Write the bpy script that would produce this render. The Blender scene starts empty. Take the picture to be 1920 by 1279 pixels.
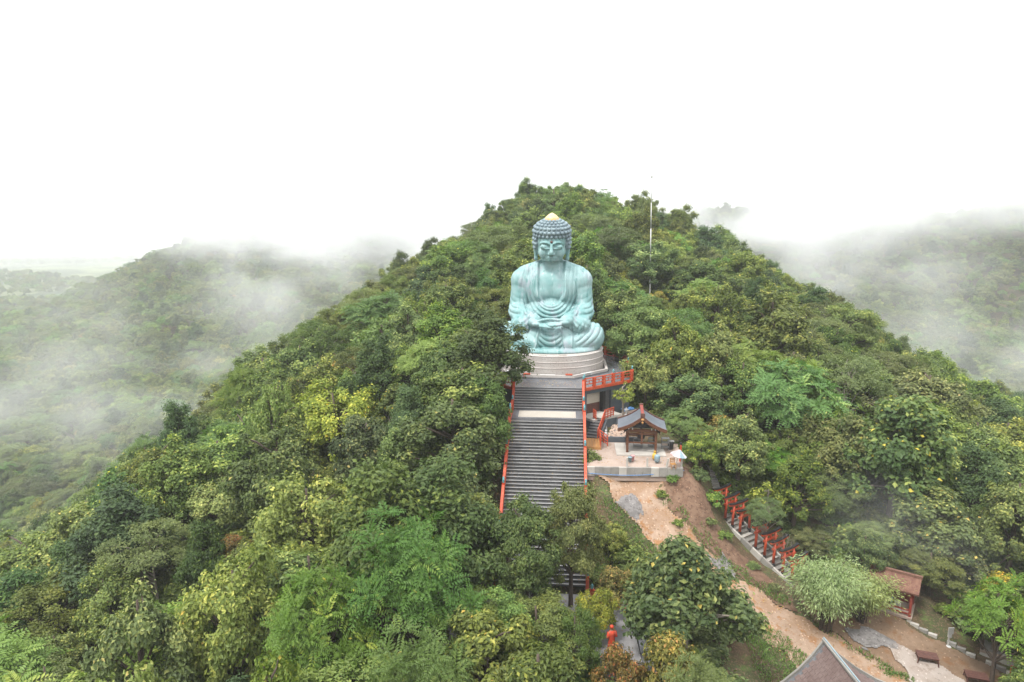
import bpy, bmesh, math, random
import numpy as np
from mathutils import Vector, Matrix
R = math.radians
SC = bpy.context.scene
COL = SC.collection
rng = np.random.default_rng(11)
random.seed(5)

# ------------------------------------------------------------------ camera
CAM = np.array([1.2, -64.0, 13.9]); YAW = R(4.38); PITCH = R(10.1); FPX = 1280.0
cam_d = bpy.data.cameras.new('camera'); cam = bpy.data.objects.new('camera', cam_d); COL.objects.link(cam)
cam.location = CAM; cam.rotation_euler = (R(90) - PITCH, 0, YAW)
cam_d.sensor_width = 36.0; cam_d.lens = 24.0; cam_d.clip_start = 0.5; cam_d.clip_end = 30000
SC.camera = cam
# ------------------------------------------------------------------ sky, sun, exposure
SUN_EL, SUN_AZ = R(58), R(-38)          # azimuth measured from behind the camera, to its left
W = bpy.data.worlds.new('World'); SC.world = W; W.use_nodes = True
nt = W.node_tree; bg = nt.nodes['Background']
sky = nt.nodes.new('ShaderNodeTexSky'); sky.sky_type = 'NISHITA'; sky.sun_disc = False
sky.sun_elevation = SUN_EL; sky.sun_rotation = R(180) + SUN_AZ; sky.dust_density = 4.0; sky.air_density = 1.0
cl = nt.nodes.new('ShaderNodeMix'); cl.data_type = 'RGBA'; cl.inputs[0].default_value = 0.90
# closed white cloud cover; an overcast sky is brighter overhead than at the horizon: L = Lz (1 + 2 sin h) / 3
wt = nt.nodes.new('ShaderNodeTexCoord'); ws = nt.nodes.new('ShaderNodeSeparateXYZ'); nt.links.new(wt.outputs['Generated'], ws.inputs[0])
wm = nt.nodes.new('ShaderNodeMapRange'); wm.inputs[1].default_value = 0.0; wm.inputs[2].default_value = 1.0; wm.inputs[3].default_value = 3.0; wm.inputs[4].default_value = 12.0
nt.links.new(ws.outputs[2], wm.inputs[0])
wn = nt.nodes.new('ShaderNodeTexNoise'); wn.inputs['Scale'].default_value = 3.0; wn.inputs['Detail'].default_value = 4
wn2 = nt.nodes.new('ShaderNodeMapRange'); wn2.inputs[3].default_value = 0.95; wn2.inputs[4].default_value = 1.05; nt.links.new(wt.outputs['Generated'], wn.inputs[0]); nt.links.new(wn.outputs[0], wn2.inputs[0])
wv = nt.nodes.new('ShaderNodeMath'); wv.operation = 'MULTIPLY'; nt.links.new(wm.outputs[0], wv.inputs[0]); nt.links.new(wn2.outputs[0], wv.inputs[1])
wc = nt.nodes.new('ShaderNodeCombineColor'); wk = []
for i_, k_ in enumerate((0.995, 1.0, 1.005)):
    q_ = nt.nodes.new('ShaderNodeMath'); q_.operation = 'MULTIPLY'; q_.inputs[1].default_value = k_; nt.links.new(wv.outputs[0], q_.inputs[0]); nt.links.new(q_.outputs[0], wc.inputs[i_])
nt.links.new(sky.outputs[0], cl.inputs[6]); nt.links.new(wc.outputs[0], cl.inputs[7])
nt.links.new(cl.outputs[2], bg.inputs[0]); bg.inputs[1].default_value = 0.10
sl = bpy.data.lights.new('sun', 'SUN'); sun = bpy.data.objects.new('sun', sl); COL.objects.link(sun)
sl.energy = 1.5; sl.angle = R(10); sl.color = (1.0, 0.965, 0.90)
sd = Vector((math.sin(SUN_AZ) * math.cos(SUN_EL), -math.cos(SUN_AZ) * math.cos(SUN_EL), math.sin(SUN_EL)))
sun.rotation_euler = sd.to_track_quat('Z', 'Y').to_euler(); sun.location = (0, -80, 120)
SC.view_settings.view_transform = 'Standard'; SC.view_settings.look = 'None'
SC.view_settings.gamma = 1.0; SC.view_settings.use_curve_mapping = False
SC.view_settings.exposure = 1.42
SC.render.engine = 'CYCLES'
cy = SC.cycles
cy.use_denoising = True; cy.denoiser = 'OPENIMAGEDENOISE'; cy.denoising_input_passes = 'RGB_ALBEDO_NORMAL'; cy.denoising_prefilter = 'ACCURATE'
cy.max_bounces = 12; cy.diffuse_bounces = 3; cy.glossy_bounces = 2; cy.transmission_bounces = 3
cy.volume_bounces = 8; cy.transparent_max_bounces = 12
cy.use_adaptive_sampling = False
cy.caustics_reflective = False; cy.caustics_refractive = False

# ------------------------------------------------------------------ helpers
FWD = np.array([-math.sin(YAW), math.cos(YAW), 0.0]); RGT = np.array([math.cos(YAW), math.sin(YAW), 0.0])
CP, SP = math.cos(PITCH), math.sin(PITCH)
def ray(px, py):
    u = (px - 960) / FPX; v = (py - 639.5) / FPX
    d = CP - v * SP; return (FWD * d + RGT * u + np.array([0, 0, -(v * CP + SP)])) / d     # per metre of ground distance
def at_d(px, py, d): return CAM + ray(px, py) * d
def at_z(px, py, z):
    r = ray(px, py); return CAM + r * ((z - CAM[2]) / r[2])
def project(P):
    P = np.asarray(P, float); rel = P - CAM
    f = rel @ FWD; r = rel @ RGT; dz = rel[..., 2]
    zc = f * CP - dz * SP; yy = f * SP + dz * CP
    zs = np.where(zc > 0.1, zc, 0.1)
    return 960 + FPX * r / zs, 639.5 - FPX * yy / zs, zc

class MB:
    def __init__(s): s.v = []; s.f = []
    def add(s, vs, fs):
        o = len(s.v); s.v.extend([tuple(map(float, q)) for q in vs]); s.f.extend([tuple(i + o for i in f) for f in fs]); return s
    def box(s, c, size, rz=0.0, M=None):
        hx, hy, hz = size[0] / 2, size[1] / 2, size[2] / 2
        m = M if M is not None else Matrix.Rotation(rz, 3, 'Z')
        vs = [Vector(c) + m @ Vector((x, y, z)) for x in (-hx, hx) for y in (-hy, hy) for z in (-hz, hz)]
        return s.add(vs, [(0, 1, 3, 2), (4, 6, 7, 5), (0, 4, 5, 1), (2, 3, 7, 6), (0, 2, 6, 4), (1, 5, 7, 3)])
    def beam(s, p, q, w, h):
        p, q = Vector(p), Vector(q); d = (q - p); L = d.length; d.normalize()
        side = d.cross(Vector((0, 0, 1)))
        if side.length < 1e-4: side = Vector((1, 0, 0))
        side.normalize(); up = side.cross(d)
        M = Matrix((side, d, up)).transposed()
        return s.box((p + q) / 2, (w, L, h), M=M)
    def tube(s, pts, rad, n=8, cap=True):
        pts = [Vector(p) for p in pts]
        if not hasattr(rad, '__len__'): rad = [rad] * len(pts)
        vs = []; 
        for i, p in enumerate(pts):
            a = pts[max(i - 1, 0)]; b = pts[min(i + 1, len(pts) - 1)]; d = (b - a).normalized()
            ref = Vector((0, 0, 1)) if abs(d.z) < 0.9 else Vector((1, 0, 0))
            x = d.cross(ref).normalized(); y = d.cross(x)
            for k in range(n):
                t = 2 * math.pi * k / n; vs.append(p + (x * math.cos(t) + y * math.sin(t)) * rad[i])
        fs = [(i * n + k, i * n + (k + 1) % n, (i + 1) * n + (k + 1) % n, (i + 1) * n + k) for i in range(len(pts) - 1) for k in range(n)]
        if cap: fs += [tuple(range(n))[::-1], tuple((len(pts) - 1) * n + k for k in range(n))]
        return s.add(vs, fs)
    def lathe(s, prof, n=24, c=(0, 0, 0), sx=1, sy=1):
        vs = [(c[0] + r * sx * math.cos(2 * math.pi * k / n), c[1] + r * sy * math.sin(2 * math.pi * k / n), c[2] + z) for r, z in prof for k in range(n)]
        fs = [(i * n + k, i * n + (k + 1) % n, (i + 1) * n + (k + 1) % n, (i + 1) * n + k) for i in range(len(prof) - 1) for k in range(n)]
        fs += [tuple(range(n))[::-1], tuple((len(prof) - 1) * n + k for k in range(n))]
        return s.add(vs, fs)
    def prism(s, poly, z0, z1):
        n = len(poly); vs = [(x, y, z0) for x, y in poly] + [(x, y, z1) for x, y in poly]
        return s.add(vs, [tuple(range(n))[::-1], tuple(range(n, 2 * n))] + [(i, (i + 1) % n, n + (i + 1) % n, n + i) for i in range(n)])
    def ball(s, c, r, n=10, m=7):
        r = r if hasattr(r, '__len__') else (r, r, r)
        vs = [(c[0], c[1], c[2] - r[2])]
        for i in range(1, m):
            a = math.pi * i / m
            for k in range(n):
                t = 2 * math.pi * k / n; vs.append((c[0] + r[0] * math.sin(a) * math.cos(t), c[1] + r[1] * math.sin(a) * math.sin(t), c[2] - r[2] * math.cos(a)))
        vs.append((c[0], c[1], c[2] + r[2])); T = len(vs) - 1
        fs = [(0, 1 + (k + 1) % n, 1 + k) for k in range(n)]
        fs += [(1 + i * n + k, 1 + i * n + (k + 1) % n, 1 + (i + 1) * n + (k + 1) % n, 1 + (i + 1) * n + k) for i in range(m - 2) for k in range(n)]
        fs += [(T, 1 + (m - 2) * n + k, 1 + (m - 2) * n + (k + 1) % n) for k in range(n)]
        return s.add(vs, fs)
    def mesh(s, name, mat, smooth=False, bevel=0):
        me = bpy.data.meshes.new(name); me.from_pydata(s.v, [], s.f)
        bm = bmesh.new(); bm.from_mesh(me); bmesh.ops.recalc_face_normals(bm, faces=bm.faces)
        if bevel:
            bmesh.ops.bevel(bm, geom=[e for e in bm.edges if len(e.link_faces) == 2 and e.calc_face_angle(0) > 0.6], offset=bevel, segments=1, affect='EDGES')
        bm.to_mesh(me); bm.free()
        me.materials.append(mat)
        if smooth: me.polygons.foreach_set('use_smooth', [True] * len(me.polygons))
        return me
    def build(s, name, mat, parent=None, smooth=False, bevel=0, loc=None):
        return link(name, s.mesh(name, mat, smooth, bevel), parent, loc)

def link(name, me, parent=None, loc=None, rot=None):
    o = bpy.data.objects.new(name, me); COL.objects.link(o)
    if parent is not None: o.parent = parent
    if loc is not None: o.location = [float(a) for a in loc]
    if rot is not None: o.rotation_euler = rot
    return o
def tag(o, label=None, cat=None, group=None, kind=None):
    if label: o['label'] = label
    if cat: o['category'] = cat
    if group: o['group'] = group
    if kind: o['kind'] = kind
    return o
def thing(name, label, cat, loc=(0, 0, 0), rz=0.0, group=None):
    o = bpy.data.objects.new(name, None); COL.objects.link(o); o.empty_display_size = 0.3
    o.location = [float(a) for a in loc]; o.rotation_euler = (0, 0, rz)
    return tag(o, label, cat, group)
def copy_tree(o, parent=None):
    c = o.copy(); COL.objects.link(c)
    if parent is not None: c.parent = parent
    for ch in list(o.children): copy_tree(ch, c)
    return c

# ------------------------------------------------------------------ materials
def new_mat(name):
    m = bpy.data.materials.new(name); m.use_nodes = True; t = m.node_tree
    return m, t, t.nodes['Principled BSDF']
def nn(t, kind, **kw):
    n = t.nodes.new(kind)
    for k, v in kw.items(): setattr(n, k, v)
    return n
def mixc(t, fac, a, b, blend='MIX'):
    n = nn(t, 'ShaderNodeMix', data_type='RGBA', blend_type=blend)
    for i, val in ((0, fac), (6, a), (7, b)):
        if hasattr(val, 'is_output') or isinstance(val, bpy.types.NodeSocket): t.links.new(val, n.inputs[i])
        elif i == 0: n.inputs[0].default_value = val
        else: n.inputs[i].default_value = (*val, 1) if len(val) == 3 else val
    return n.outputs[2]
def noise(t, scale, detail=4, rough=0.55, vec=None, stretch=None, coord='Object', dist=0.0):
    n = nn(t, 'ShaderNodeTexNoise'); n.inputs['Scale'].default_value = scale; n.inputs['Detail'].default_value = detail
    n.inputs['Roughness'].default_value = rough; n.inputs['Distortion'].default_value = dist
    if vec is None:
        if coord == 'World': vec = nn(t, 'ShaderNodeNewGeometry').outputs['Position']
        else: tc = nn(t, 'ShaderNodeTexCoord'); vec = tc.outputs[coord]
    if stretch:
        mp = nn(t, 'ShaderNodeMapping'); mp.inputs['Scale'].default_value = stretch; t.links.new(vec, mp.inputs[0]); vec = mp.outputs[0]
    t.links.new(vec, n.inputs['Vector']); return n.outputs['Fac']
def ramp(t, src, a, b):
    n = nn(t, 'ShaderNodeMapRange', interpolation_type='SMOOTHSTEP'); n.inputs[1].default_value = a; n.inputs[2].default_value = b
    t.links.new(src, n.inputs[0]); return n.outputs[0]
def bump(t, bsdf, src, strength=0.3, dist=0.02):
    b = nn(t, 'ShaderNodeBump'); b.inputs['Strength'].default_value = strength; b.inputs['Distance'].default_value = dist
    t.links.new(src, b.inputs['Height']); t.links.new(b.outputs[0], bsdf.inputs['Normal'])
def simple(name, c1, c2, scale=3.0, rough=0.6, bs=0.15, lo=0.35, hi=0.65, stretch=None, metal=0.0, fine=25.0, spec=0.5, coord='World'):
    c1 = tuple(q * 0.83 for q in c1); c2 = tuple(q * 0.83 for q in c2)
    m, t, b = new_mat(name)
    f = ramp(t, noise(t, scale, 5, 0.6, stretch=stretch, coord=coord), lo, hi)
    c = mixc(t, f, c1, c2)
    g = noise(t, fine, 3, 0.6, coord=coord)
    c = mixc(t, ramp(t, g, 0.3, 0.75), c, tuple(x * 0.72 for x in c1))
    t.links.new(c, b.inputs['Base Color']); b.inputs['Roughness'].default_value = rough; b.inputs['Metallic'].default_value = metal
    b.inputs['Specular IOR Level'].default_value = spec
    if bs: bump(t, b, g, bs, 0.01)
    return m
M = {}
M['vermilion'] = simple('vermilion_paint', (0.56, 0.065, 0.018), (0.64, 0.15, 0.07), 1.1, 0.5, 0.08, lo=.3, hi=.8, fine=9)
M['darkred'] = simple('dull_red_paint', (0.30, 0.045, 0.03), (0.24, 0.06, 0.045), 1.5, 0.6, 0.1)
M['teal_metal'] = simple('green_bronze', (0.10, 0.32, 0.36), (0.18, 0.42, 0.45), 4, 0.4, 0.05)
M['stair_tile'] = simple('dark_stair_tile', (0.088, 0.088, 0.092), (0.15, 0.148, 0.15), 0.9, 0.36, 0.1, lo=.38, hi=.72, fine=7, stretch=(1, .45, .45))
M['nosing'] = simple('pale_nosing', (0.42, 0.42, 0.42), (0.31, 0.305, 0.30), 1.3, 0.5, 0.1, lo=.45, hi=.7, fine=6)
M['terrace_tile'] = simple('wet_grey_tile', (0.17, 0.175, 0.19), (0.24, 0.245, 0.26), 0.7, 0.22, 0.05)
M['wall_grey'] = simple('slate_grey_paint', (0.095, 0.115, 0.135), (0.13, 0.15, 0.17), 0.8, 0.6, 0.1)
M['cream'] = simple('cream_plaster', (0.50, 0.45, 0.36), (0.58, 0.53, 0.44), 0.8, 0.7, 0.1)
M['matting'] = simple('cream_matting', (0.47, 0.43, 0.37), (0.53, 0.49, 0.43), 0.8, 0.9, 0.2)
M['concrete'] = simple('weathered_concrete', (0.36, 0.34, 0.31), (0.22, 0.21, 0.19), 1.1, 0.85, 0.25)
M['pale_concrete'] = simple('pale_concrete', (0.58, 0.55, 0.50), (0.42, 0.39, 0.35), 1.3, 0.85, 0.2)
M['pink_concrete'] = simple('pinkish_paving', (0.47, 0.37, 0.31), (0.36, 0.27, 0.22), 0.9, 0.9, 0.2)
M['wood'] = simple('red_brown_timber', (0.125, 0.045, 0.022), (0.18, 0.075, 0.036), 2.0, 0.5, 0.2, stretch=(1, 1, 6))
M['wood_light'] = simple('yellow_timber', (0.52, 0.27, 0.09), (0.42, 0.20, 0.07), 2.0, 0.6, 0.2, stretch=(6, 1, 1))
M['roof_slate'] = simple('blue_grey_roofing', (0.13, 0.15, 0.18), (0.18, 0.20, 0.23), 1.2, 0.5, 0.1)
M['roof_tile'] = simple('brown_roof_tile', (0.165, 0.11, 0.10), (0.235, 0.17, 0.155), 1.3, 0.6, 0.3)
M['white'] = simple('white_paint', (0.74, 0.74, 0.72), (0.66, 0.66, 0.64), 2.0, 0.6, 0.05)
M['stone_white'] = simple('white_stone', (0.66, 0.66, 0.65), (0.52, 0.54, 0.55), 5.0, 0.8, 0.2)
M['black'] = simple('black_paint', (0.018, 0.018, 0.02), (0.03, 0.03, 0.032), 2.0, 0.4, 0.05)
M['rust'] = simple('rusty_brown_metal', (0.11, 0.045, 0.035), (0.17, 0.07, 0.05), 6.0, 0.7, 0.2)
M['blue'] = simple('blue_plastic', (0.10, 0.25, 0.55), (0.14, 0.30, 0.60), 2.0, 0.45, 0)
M['pink'] = simple('pink_plastic', (0.72, 0.36, 0.36), (0.75, 0.42, 0.42), 2.0, 0.5, 0)
M['yellow'] = simple('yellow_plastic', (0.72, 0.42, 0.04), (0.75, 0.5, 0.1), 2.0, 0.5, 0)
M['lime'] = simple('lime_yellow_sheet', (0.55, 0.55, 0.05), (0.6, 0.62, 0.12), 2.0, 0.6, 0)
M['grey_blue'] = simple('grey_blue_plastic', (0.25, 0.36, 0.42), (0.30, 0.42, 0.47), 2.0, 0.5, 0)
M['steel'] = simple('dull_steel', (0.35, 0.35, 0.35), (0.2, 0.2, 0.2), 4.0, 0.5, 0.05)
M['gold'] = simple('gold_leaf', (0.80, 0.60, 0.28), (0.85, 0.70, 0.42), 3.0, 0.5, 0.0)
M['gold_rim'] = simple('gold_rim', (0.80, 0.42, 0.10), (0.85, 0.5, 0.16), 3.0, 0.4, 0.0)
M['bark'] = simple('brown_bark', (0.085, 0.06, 0.045), (0.14, 0.105, 0.08), 3.0, 0.9, 0.5, stretch=(3, 3, 0.6))
M['bark_pale'] = simple('pale_bark', (0.26, 0.22, 0.18), (0.36, 0.31, 0.26), 3.0, 0.9, 0.4, stretch=(3, 3, 0.6))
M['red_cloth'] = simple('red_cloth', (0.62, 0.05, 0.02), (0.66, 0.09, 0.03), 6.0, 0.85, 0.1)
M['skin'] = simple('skin', (0.30, 0.16, 0.10), (0.33, 0.18, 0.12), 6.0, 0.6, 0)
M['bell'] = simple('dark_bronze_and_gable_shade', (0.035, 0.03, 0.04), (0.05, 0.045, 0.05), 3.0, 0.45, 0.05)

def granite():
    m, t, b = new_mat('speckled_granite')
    v = nn(t, 'ShaderNodeTexVoronoi'); v.inputs['Scale'].default_value = 6.5
    tc = nn(t, 'ShaderNodeTexCoord'); t.links.new(tc.outputs['Object'], v.inputs[0])
    f = ramp(t, noise(t, 11, 4, 0.7), 0.54, 0.64)
    base = mixc(t, ramp(t, noise(t, 0.6, 4, 0.6), 0.35, 0.7), (0.44, 0.415, 0.395), (0.385, 0.35, 0.325))
    c = mixc(t, f, base, (0.26, 0.22, 0.20))
    c = mixc(t, ramp(t, noise(t, 1.4, 5, 0.7, stretch=(1, 1, 0.25)), 0.60, 0.75), c, (0.30, 0.26, 0.22))
    t.links.new(c, b.inputs['Base Color']); b.inputs['Roughness'].default_value = 0.7
    bump(t, b, f, 0.15, 0.01); return m
M['granite'] = granite()

def patina():
    m, t, b = new_mat('turquoise_patina')
    c = mixc(t, ramp(t, noise(t, 0.42, 5, 0.6), 0.36, 0.64), (0.150, 0.305, 0.307), (0.265, 0.395, 0.405))
    c = mixc(t, ramp(t, noise(t, 0.75, 5, 0.65, stretch=(1, 1, .55)), 0.52, 0.68), c, (0.275, 0.33, 0.37))      # grey lilac bloom
    c = mixc(t, ramp(t, noise(t, 1.5, 5, 0.6, stretch=(1.9, 1.9, 0.16), dist=.3), 0.56, 0.70), c, (0.085, 0.22, 0.218))   # green run-off
    c = mixc(t, ramp(t, noise(t, 1.1, 5, 0.65, stretch=(2.2, 2.2, 0.22)), 0.57, 0.72), c, (0.43, 0.53, 0.545))            # chalky streaks
    c = mixc(t, ramp(t, noise(t, 3.4, 6, 0.7, stretch=(1.6, 1.6, 0.35)), 0.60, 0.72), c, (0.13, 0.175, 0.21))             # dark weathering
    geo = nn(t, 'ShaderNodeNewGeometry'); sp = nn(t, 'ShaderNodeSeparateXYZ'); t.links.new(geo.outputs['Position'], sp.inputs[0])
    f = nn(t, 'ShaderNodeMath', operation='FRACT'); d = nn(t, 'ShaderNodeMath', operation='MULTIPLY'); d.inputs[1].default_value = .72; t.links.new(sp.outputs[2], d.inputs[0]); t.links.new(d.outputs[0], f.inputs[0])
    seam = ramp(t, f.outputs[0], .035, .0); q = nn(t, 'ShaderNodeMath', operation='MULTIPLY'); q.inputs[1].default_value = .35; t.links.new(seam, q.inputs[0])
    c = mixc(t, q.outputs[0], c, (0.15, 0.30, 0.30))                                                         # casting joints
    t.links.new(c, b.inputs['Base Color']); b.inputs['Roughness'].default_value = 0.55
    bump(t, b, noise(t, 7, 5, 0.65), 0.25, 0.03); return m
M['patina'] = patina()
M['patina_hair'] = simple('blue_grey_patina', (0.205, 0.28, 0.325), (0.31, 0.415, 0.45), 1.2, 0.55, 0.05)

def leafmat(name, dark, mid, light, tip=(0.45, 0.33, 0.04), tipw=0.0, vary=0.06):
    """leaf colour differs from leaf to leaf (attribute 'tone' is the age of the leaf) and from plant to plant"""
    m, t, b = new_mat(name)
    at = nn(t, 'ShaderNodeAttribute', attribute_name='tone')
    geo = nn(t, 'ShaderNodeNewGeometry')
    tone = at.outputs['Fac']
    c = mixc(t, ramp(t, tone, 0.0, 0.55), dark, mid)
    c = mixc(t, ramp(t, tone, 0.55, 0.95), c, light)
    if tipw: c = mixc(t, ramp(t, geo.outputs['Random Per Island'], 1.0 - tipw, 1.0 - tipw * 0.6), c, tip)
    oi = nn(t, 'ShaderNodeObjectInfo')
    hs = nn(t, 'ShaderNodeHueSaturation')
    def spread(src, mul, lo, hi):
        a = nn(t, 'ShaderNodeMath', operation='MULTIPLY'); a.inputs[1].default_value = mul; t.links.new(src, a.inputs[0])
        f = nn(t, 'ShaderNodeMath', operation='FRACT'); t.links.new(a.outputs[0], f.inputs[0])
        r = nn(t, 'ShaderNodeMapRange'); r.inputs[3].default_value = lo; r.inputs[4].default_value = hi
        t.links.new(f.outputs[0], r.inputs[0]); return r.outputs[0]
    t.links.new(spread(oi.outputs['Random'], 1.0, 0.5 - vary * 0.45, 0.5 + vary * 0.55), hs.inputs['Hue'])
    t.links.new(spread(oi.outputs['Random'], 7.13, 0.78, 1.02), hs.inputs['Saturation'])
    t.links.new(spread(oi.outputs['Random'], 23.7, 0.74, 1.34), hs.inputs['Value'])
    t.links.new(c, hs.inputs['Color'])
    b.inputs['Roughness'].default_value = 0.48; b.inputs['Specular IOR Level'].default_value = 0.28
    t.links.new(hs.outputs[0], b.inputs['Base Color'])
    tr = nn(t, 'ShaderNodeBsdfTranslucent'); tc2 = mixc(t, 1.0, hs.outputs[0], (1.0, 1.15, 0.55), 'MULTIPLY'); t.links.new(tc2, tr.inputs[0])
    mx = nn(t, 'ShaderNodeMixShader'); mx.inputs[0].default_value = 0.33
    t.links.new(b.outputs[0], mx.inputs[1]); t.links.new(tr.outputs[0], mx.inputs[2])
    t.links.new(mx.outputs[0], t.nodes['Material Output'].inputs['Surface'])
    return m
M['leaf_olive'] = leafmat('olive_leaves', (0.079, 0.120, 0.025), (0.158, 0.207, 0.036), (0.353, 0.373, 0.063), (0.46, 0.36, 0.05), 0.006)
M['leaf_big'] = leafmat('deep_green_large_leaves', (0.060, 0.104, 0.025), (0.129, 0.182, 0.040), (0.341, 0.373, 0.077), (0.60, 0.46, 0.04), 0.022)
M['leaf_bright'] = leafmat('bright_green_fronds', (0.090, 0.165, 0.022), (0.166, 0.259, 0.036), (0.341, 0.389, 0.058), (0.40, 0.36, 0.05), 0.004)
M['leaf_fine'] = leafmat('mid_green_fine_leaves', (0.096, 0.144, 0.029), (0.172, 0.220, 0.043), (0.306, 0.326, 0.058))
M['leaf_umbrella'] = leafmat('grey_green_fine_leaves', (0.104, 0.159, 0.045), (0.179, 0.233, 0.059), (0.294, 0.336, 0.082))
M['leaf_yellow'] = leafmat('yellow_green_leaves', (0.123, 0.159, 0.025), (0.246, 0.275, 0.040), (0.447, 0.420, 0.068), (0.5, 0.32, 0.03), 0.006)
M['leaf_dark'] = leafmat('dark_green_leaves', (0.049, 0.091, 0.022), (0.094, 0.145, 0.030), (0.188, 0.242, 0.043))
M['leaf_bamboo'] = leafmat('pale_bamboo_leaves', (0.205, 0.250, 0.084), (0.308, 0.347, 0.116), (0.447, 0.452, 0.164))
M['leaf_rust'] = leafmat('green_leaves_turning_rust', (0.134, 0.121, 0.019), (0.318, 0.231, 0.033), (0.630, 0.303, 0.038), (0.55, 0.18, 0.04), 0.06)
# ------------------------------------------------------------------ terrain
cps = [(0, -2, -.9), (0, 4, -.8), (-5, -4, -1.6), (5, -3, -3.3), (0, -12.5, -2.6), (0, -16.5, -5.0), (0, -20.5, -7.4), (0, -24.8, -9.35), (0, -28, -9.4), (4, -28, -9.5), (-4, -28, -9.8),
       (-6, -12, -3.6), (-6, -16, -6), (-6, -20, -8.4), (-7, -26, -10.6), (-9, 0, -2.2), (0, 11, .4), (8, 8, -.8), (9.5, 1, -2.4), (9.5, -5, -3.3),
       (3.5, -12.5, -3.75), (7, -11, -3.7), (10.5, -12.5, -3.8), (10.3, -16.6, -3.9), (3.3, -16.6, -3.8), (6.5, -14.5, -3.75),
       (3.8, -17.9, -4.7), (6.5, -18.0, -4.7), (10.2, -18.0, -4.8),
       (-40, -4, -16), (-42, -16, -20), (-33, 11, -11), (-32, 31, -6.5), (-25, 56, -1), (-20, -30, -14.5), (-30, -40, -20), (0, -36, -11.5), (0, -45, -15), (-15, -45, -18.5),
       (15, -42, -14), (22, -46, -15), (0, -64, -23), (-40, -64, -28), (40, -64, -24), (-20, 10, -4.5), (-20, -10, -8), (-14, -20, -9.5), (-30, -20, -15),
       (-3.5, 86, 13.5), (0, 40, 5.5), (15, 60, 7), (30, 66, 2.5), (44, 26, -9), (54, 16, -15), (25, 28, -.5), (20, 8, -4), (18, -6, -6.6), (30, -8, -9.6), (31, -26, -13), (42, -20, -14.5), (60, -20, -24),
       (0, 130, 6), (0, 175, -12), (-60, 60, -27), (-62, 0, -34), (-62, -50, -40), (-95, 0, -50), (-90, 100, -44), (62, 70, -17), (92, 30, -36), (92, 80, -34), (100, -40, -42), (75, 130, -24), (-60, 130, -22)]
def cp_z(px, py, z): p = at_z(px, py, z); cps.append(tuple(p))
def cp_d(px, py, d, dz=0.0): p = at_d(px, py, d); cps.append((p[0], p[1], p[2] + dz))
ROAD_PX = [(1165, 905, -5.0), (1215, 965, -6.3), (1290, 1035, -8.0), (1385, 1110, -9.7), (1500, 1180, -11.0), (1620, 1250, -12.0), (1760, 1330, -12.8)]
for q in ROAD_PX: cp_z(*q)
for q in [(1250, 925, -5.3), (1300, 975, -6.4), (1330, 1010, -7.6), (1357, 975, -7.7), (1468, 1080, -9.8), (1400, 1055, -9.2), (1330, 880, -5.6), (1560, 1125, -10.7), (1640, 1160, -11.1),
          (1700, 1200, -11.6), (1850, 1250, -12.3), (1720, 1160, -11.3), (1820, 1210, -12.0), (1130, 1010, -7.6), (1150, 1090, -9.0)]: cp_z(*q)
# valley, hills on both sides, plain beyond
for q in [(0, 1000, 120, -14), (60, 900, 150, -10), (100, 800, 205, -9), (200, 600, 350, -9), (340, 450, 560, -8), (60, 588, 460, -8), (150, 543, 485, -8), (240, 497, 510, -8), (-60, 640, 430, -8), (450, 408, 640, -8), (600, 372, 660, -6), (700, 480, 520, -10),
          (480, 610, 320, -9), (300, 700, 255, -9), (560, 520, 400, -9), (430, 530, 420, -9), (820, 470, 480, -20),
          (1910, 385, 520, -8), (1600, 395, 560, -8), (1750, 405, 560, -8), (1400, 425, 520, -8), (1300, 395, 600, -6), (1500, 560, 330, -10), (1860, 600, 380, -9), (1880, 720, 230, -9), (1700, 630, 280, -9), (1640, 500, 430, -9), (1850, 480, 450, -9), (2150, 640, 380, -9), (2200, 430, 520, -9)]: cp_d(*q)
cps += [(-260, -120, -75), (-420, 0, -72), (-330, 200, -68), (-560, 300, -72), (-800, 500, -78), (-700, 900, -78), (-300, 1000, -60), (0, 900, -55), (400, 900, -30), (0, 420, -42), (250, -120, -70), (420, 60, -60), (120, 260, -50),
        (-900, -300, -78), (-300, -500, -78), (300, -500, -70), (0, -260, -60), (900, 500, -40), (-1300, 700, -80), (-600, 1500, -80), (800, -300, -70), (-1500, -200, -80), (1200, 900, -60), (0, 1600, -80)]
for px_, d_, z_ in ((-150, 560, -78), (0, 570, -78), (60, 580, -76), (150, 590, -72), (240, 610, -64), (300, 660, -56), (340, 690, -48), (400, 760, -38), (0, 720, -80), (150, 760, -80), (480, 820, -35)):
    q = at_d(px_, 600, d_); cps.append((q[0], q[1], z_))
CPA = np.array(cps, float)
def _phi(d2): return np.sqrt(d2 + 4.0)
_d2 = ((CPA[:, None, :2] - CPA[None, :, :2]) ** 2).sum(-1)
_n = len(CPA)
_A = np.zeros((_n + 1, _n + 1)); _A[:_n, :_n] = _phi(_d2) - np.eye(_n) * 0.15; _A[:_n, _n] = 1; _A[_n, :_n] = 1
_w = np.linalg.solve(_A, np.append(CPA[:, 2], 0.0))
def _rbf(x, y):
    x = np.asarray(x, float); y = np.asarray(y, float); out = np.zeros(x.shape).ravel(); xf, yf = x.ravel(), y.ravel()
    for i in range(0, len(xf), 20000):
        d2 = (xf[i:i + 20000, None] - CPA[None, :, 0]) ** 2 + (yf[i:i + 20000, None] - CPA[None, :, 1]) ** 2
        out[i:i + 20000] = _phi(d2) @ _w[:_n] + _w[_n]
    return out.reshape(x.shape)
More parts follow.
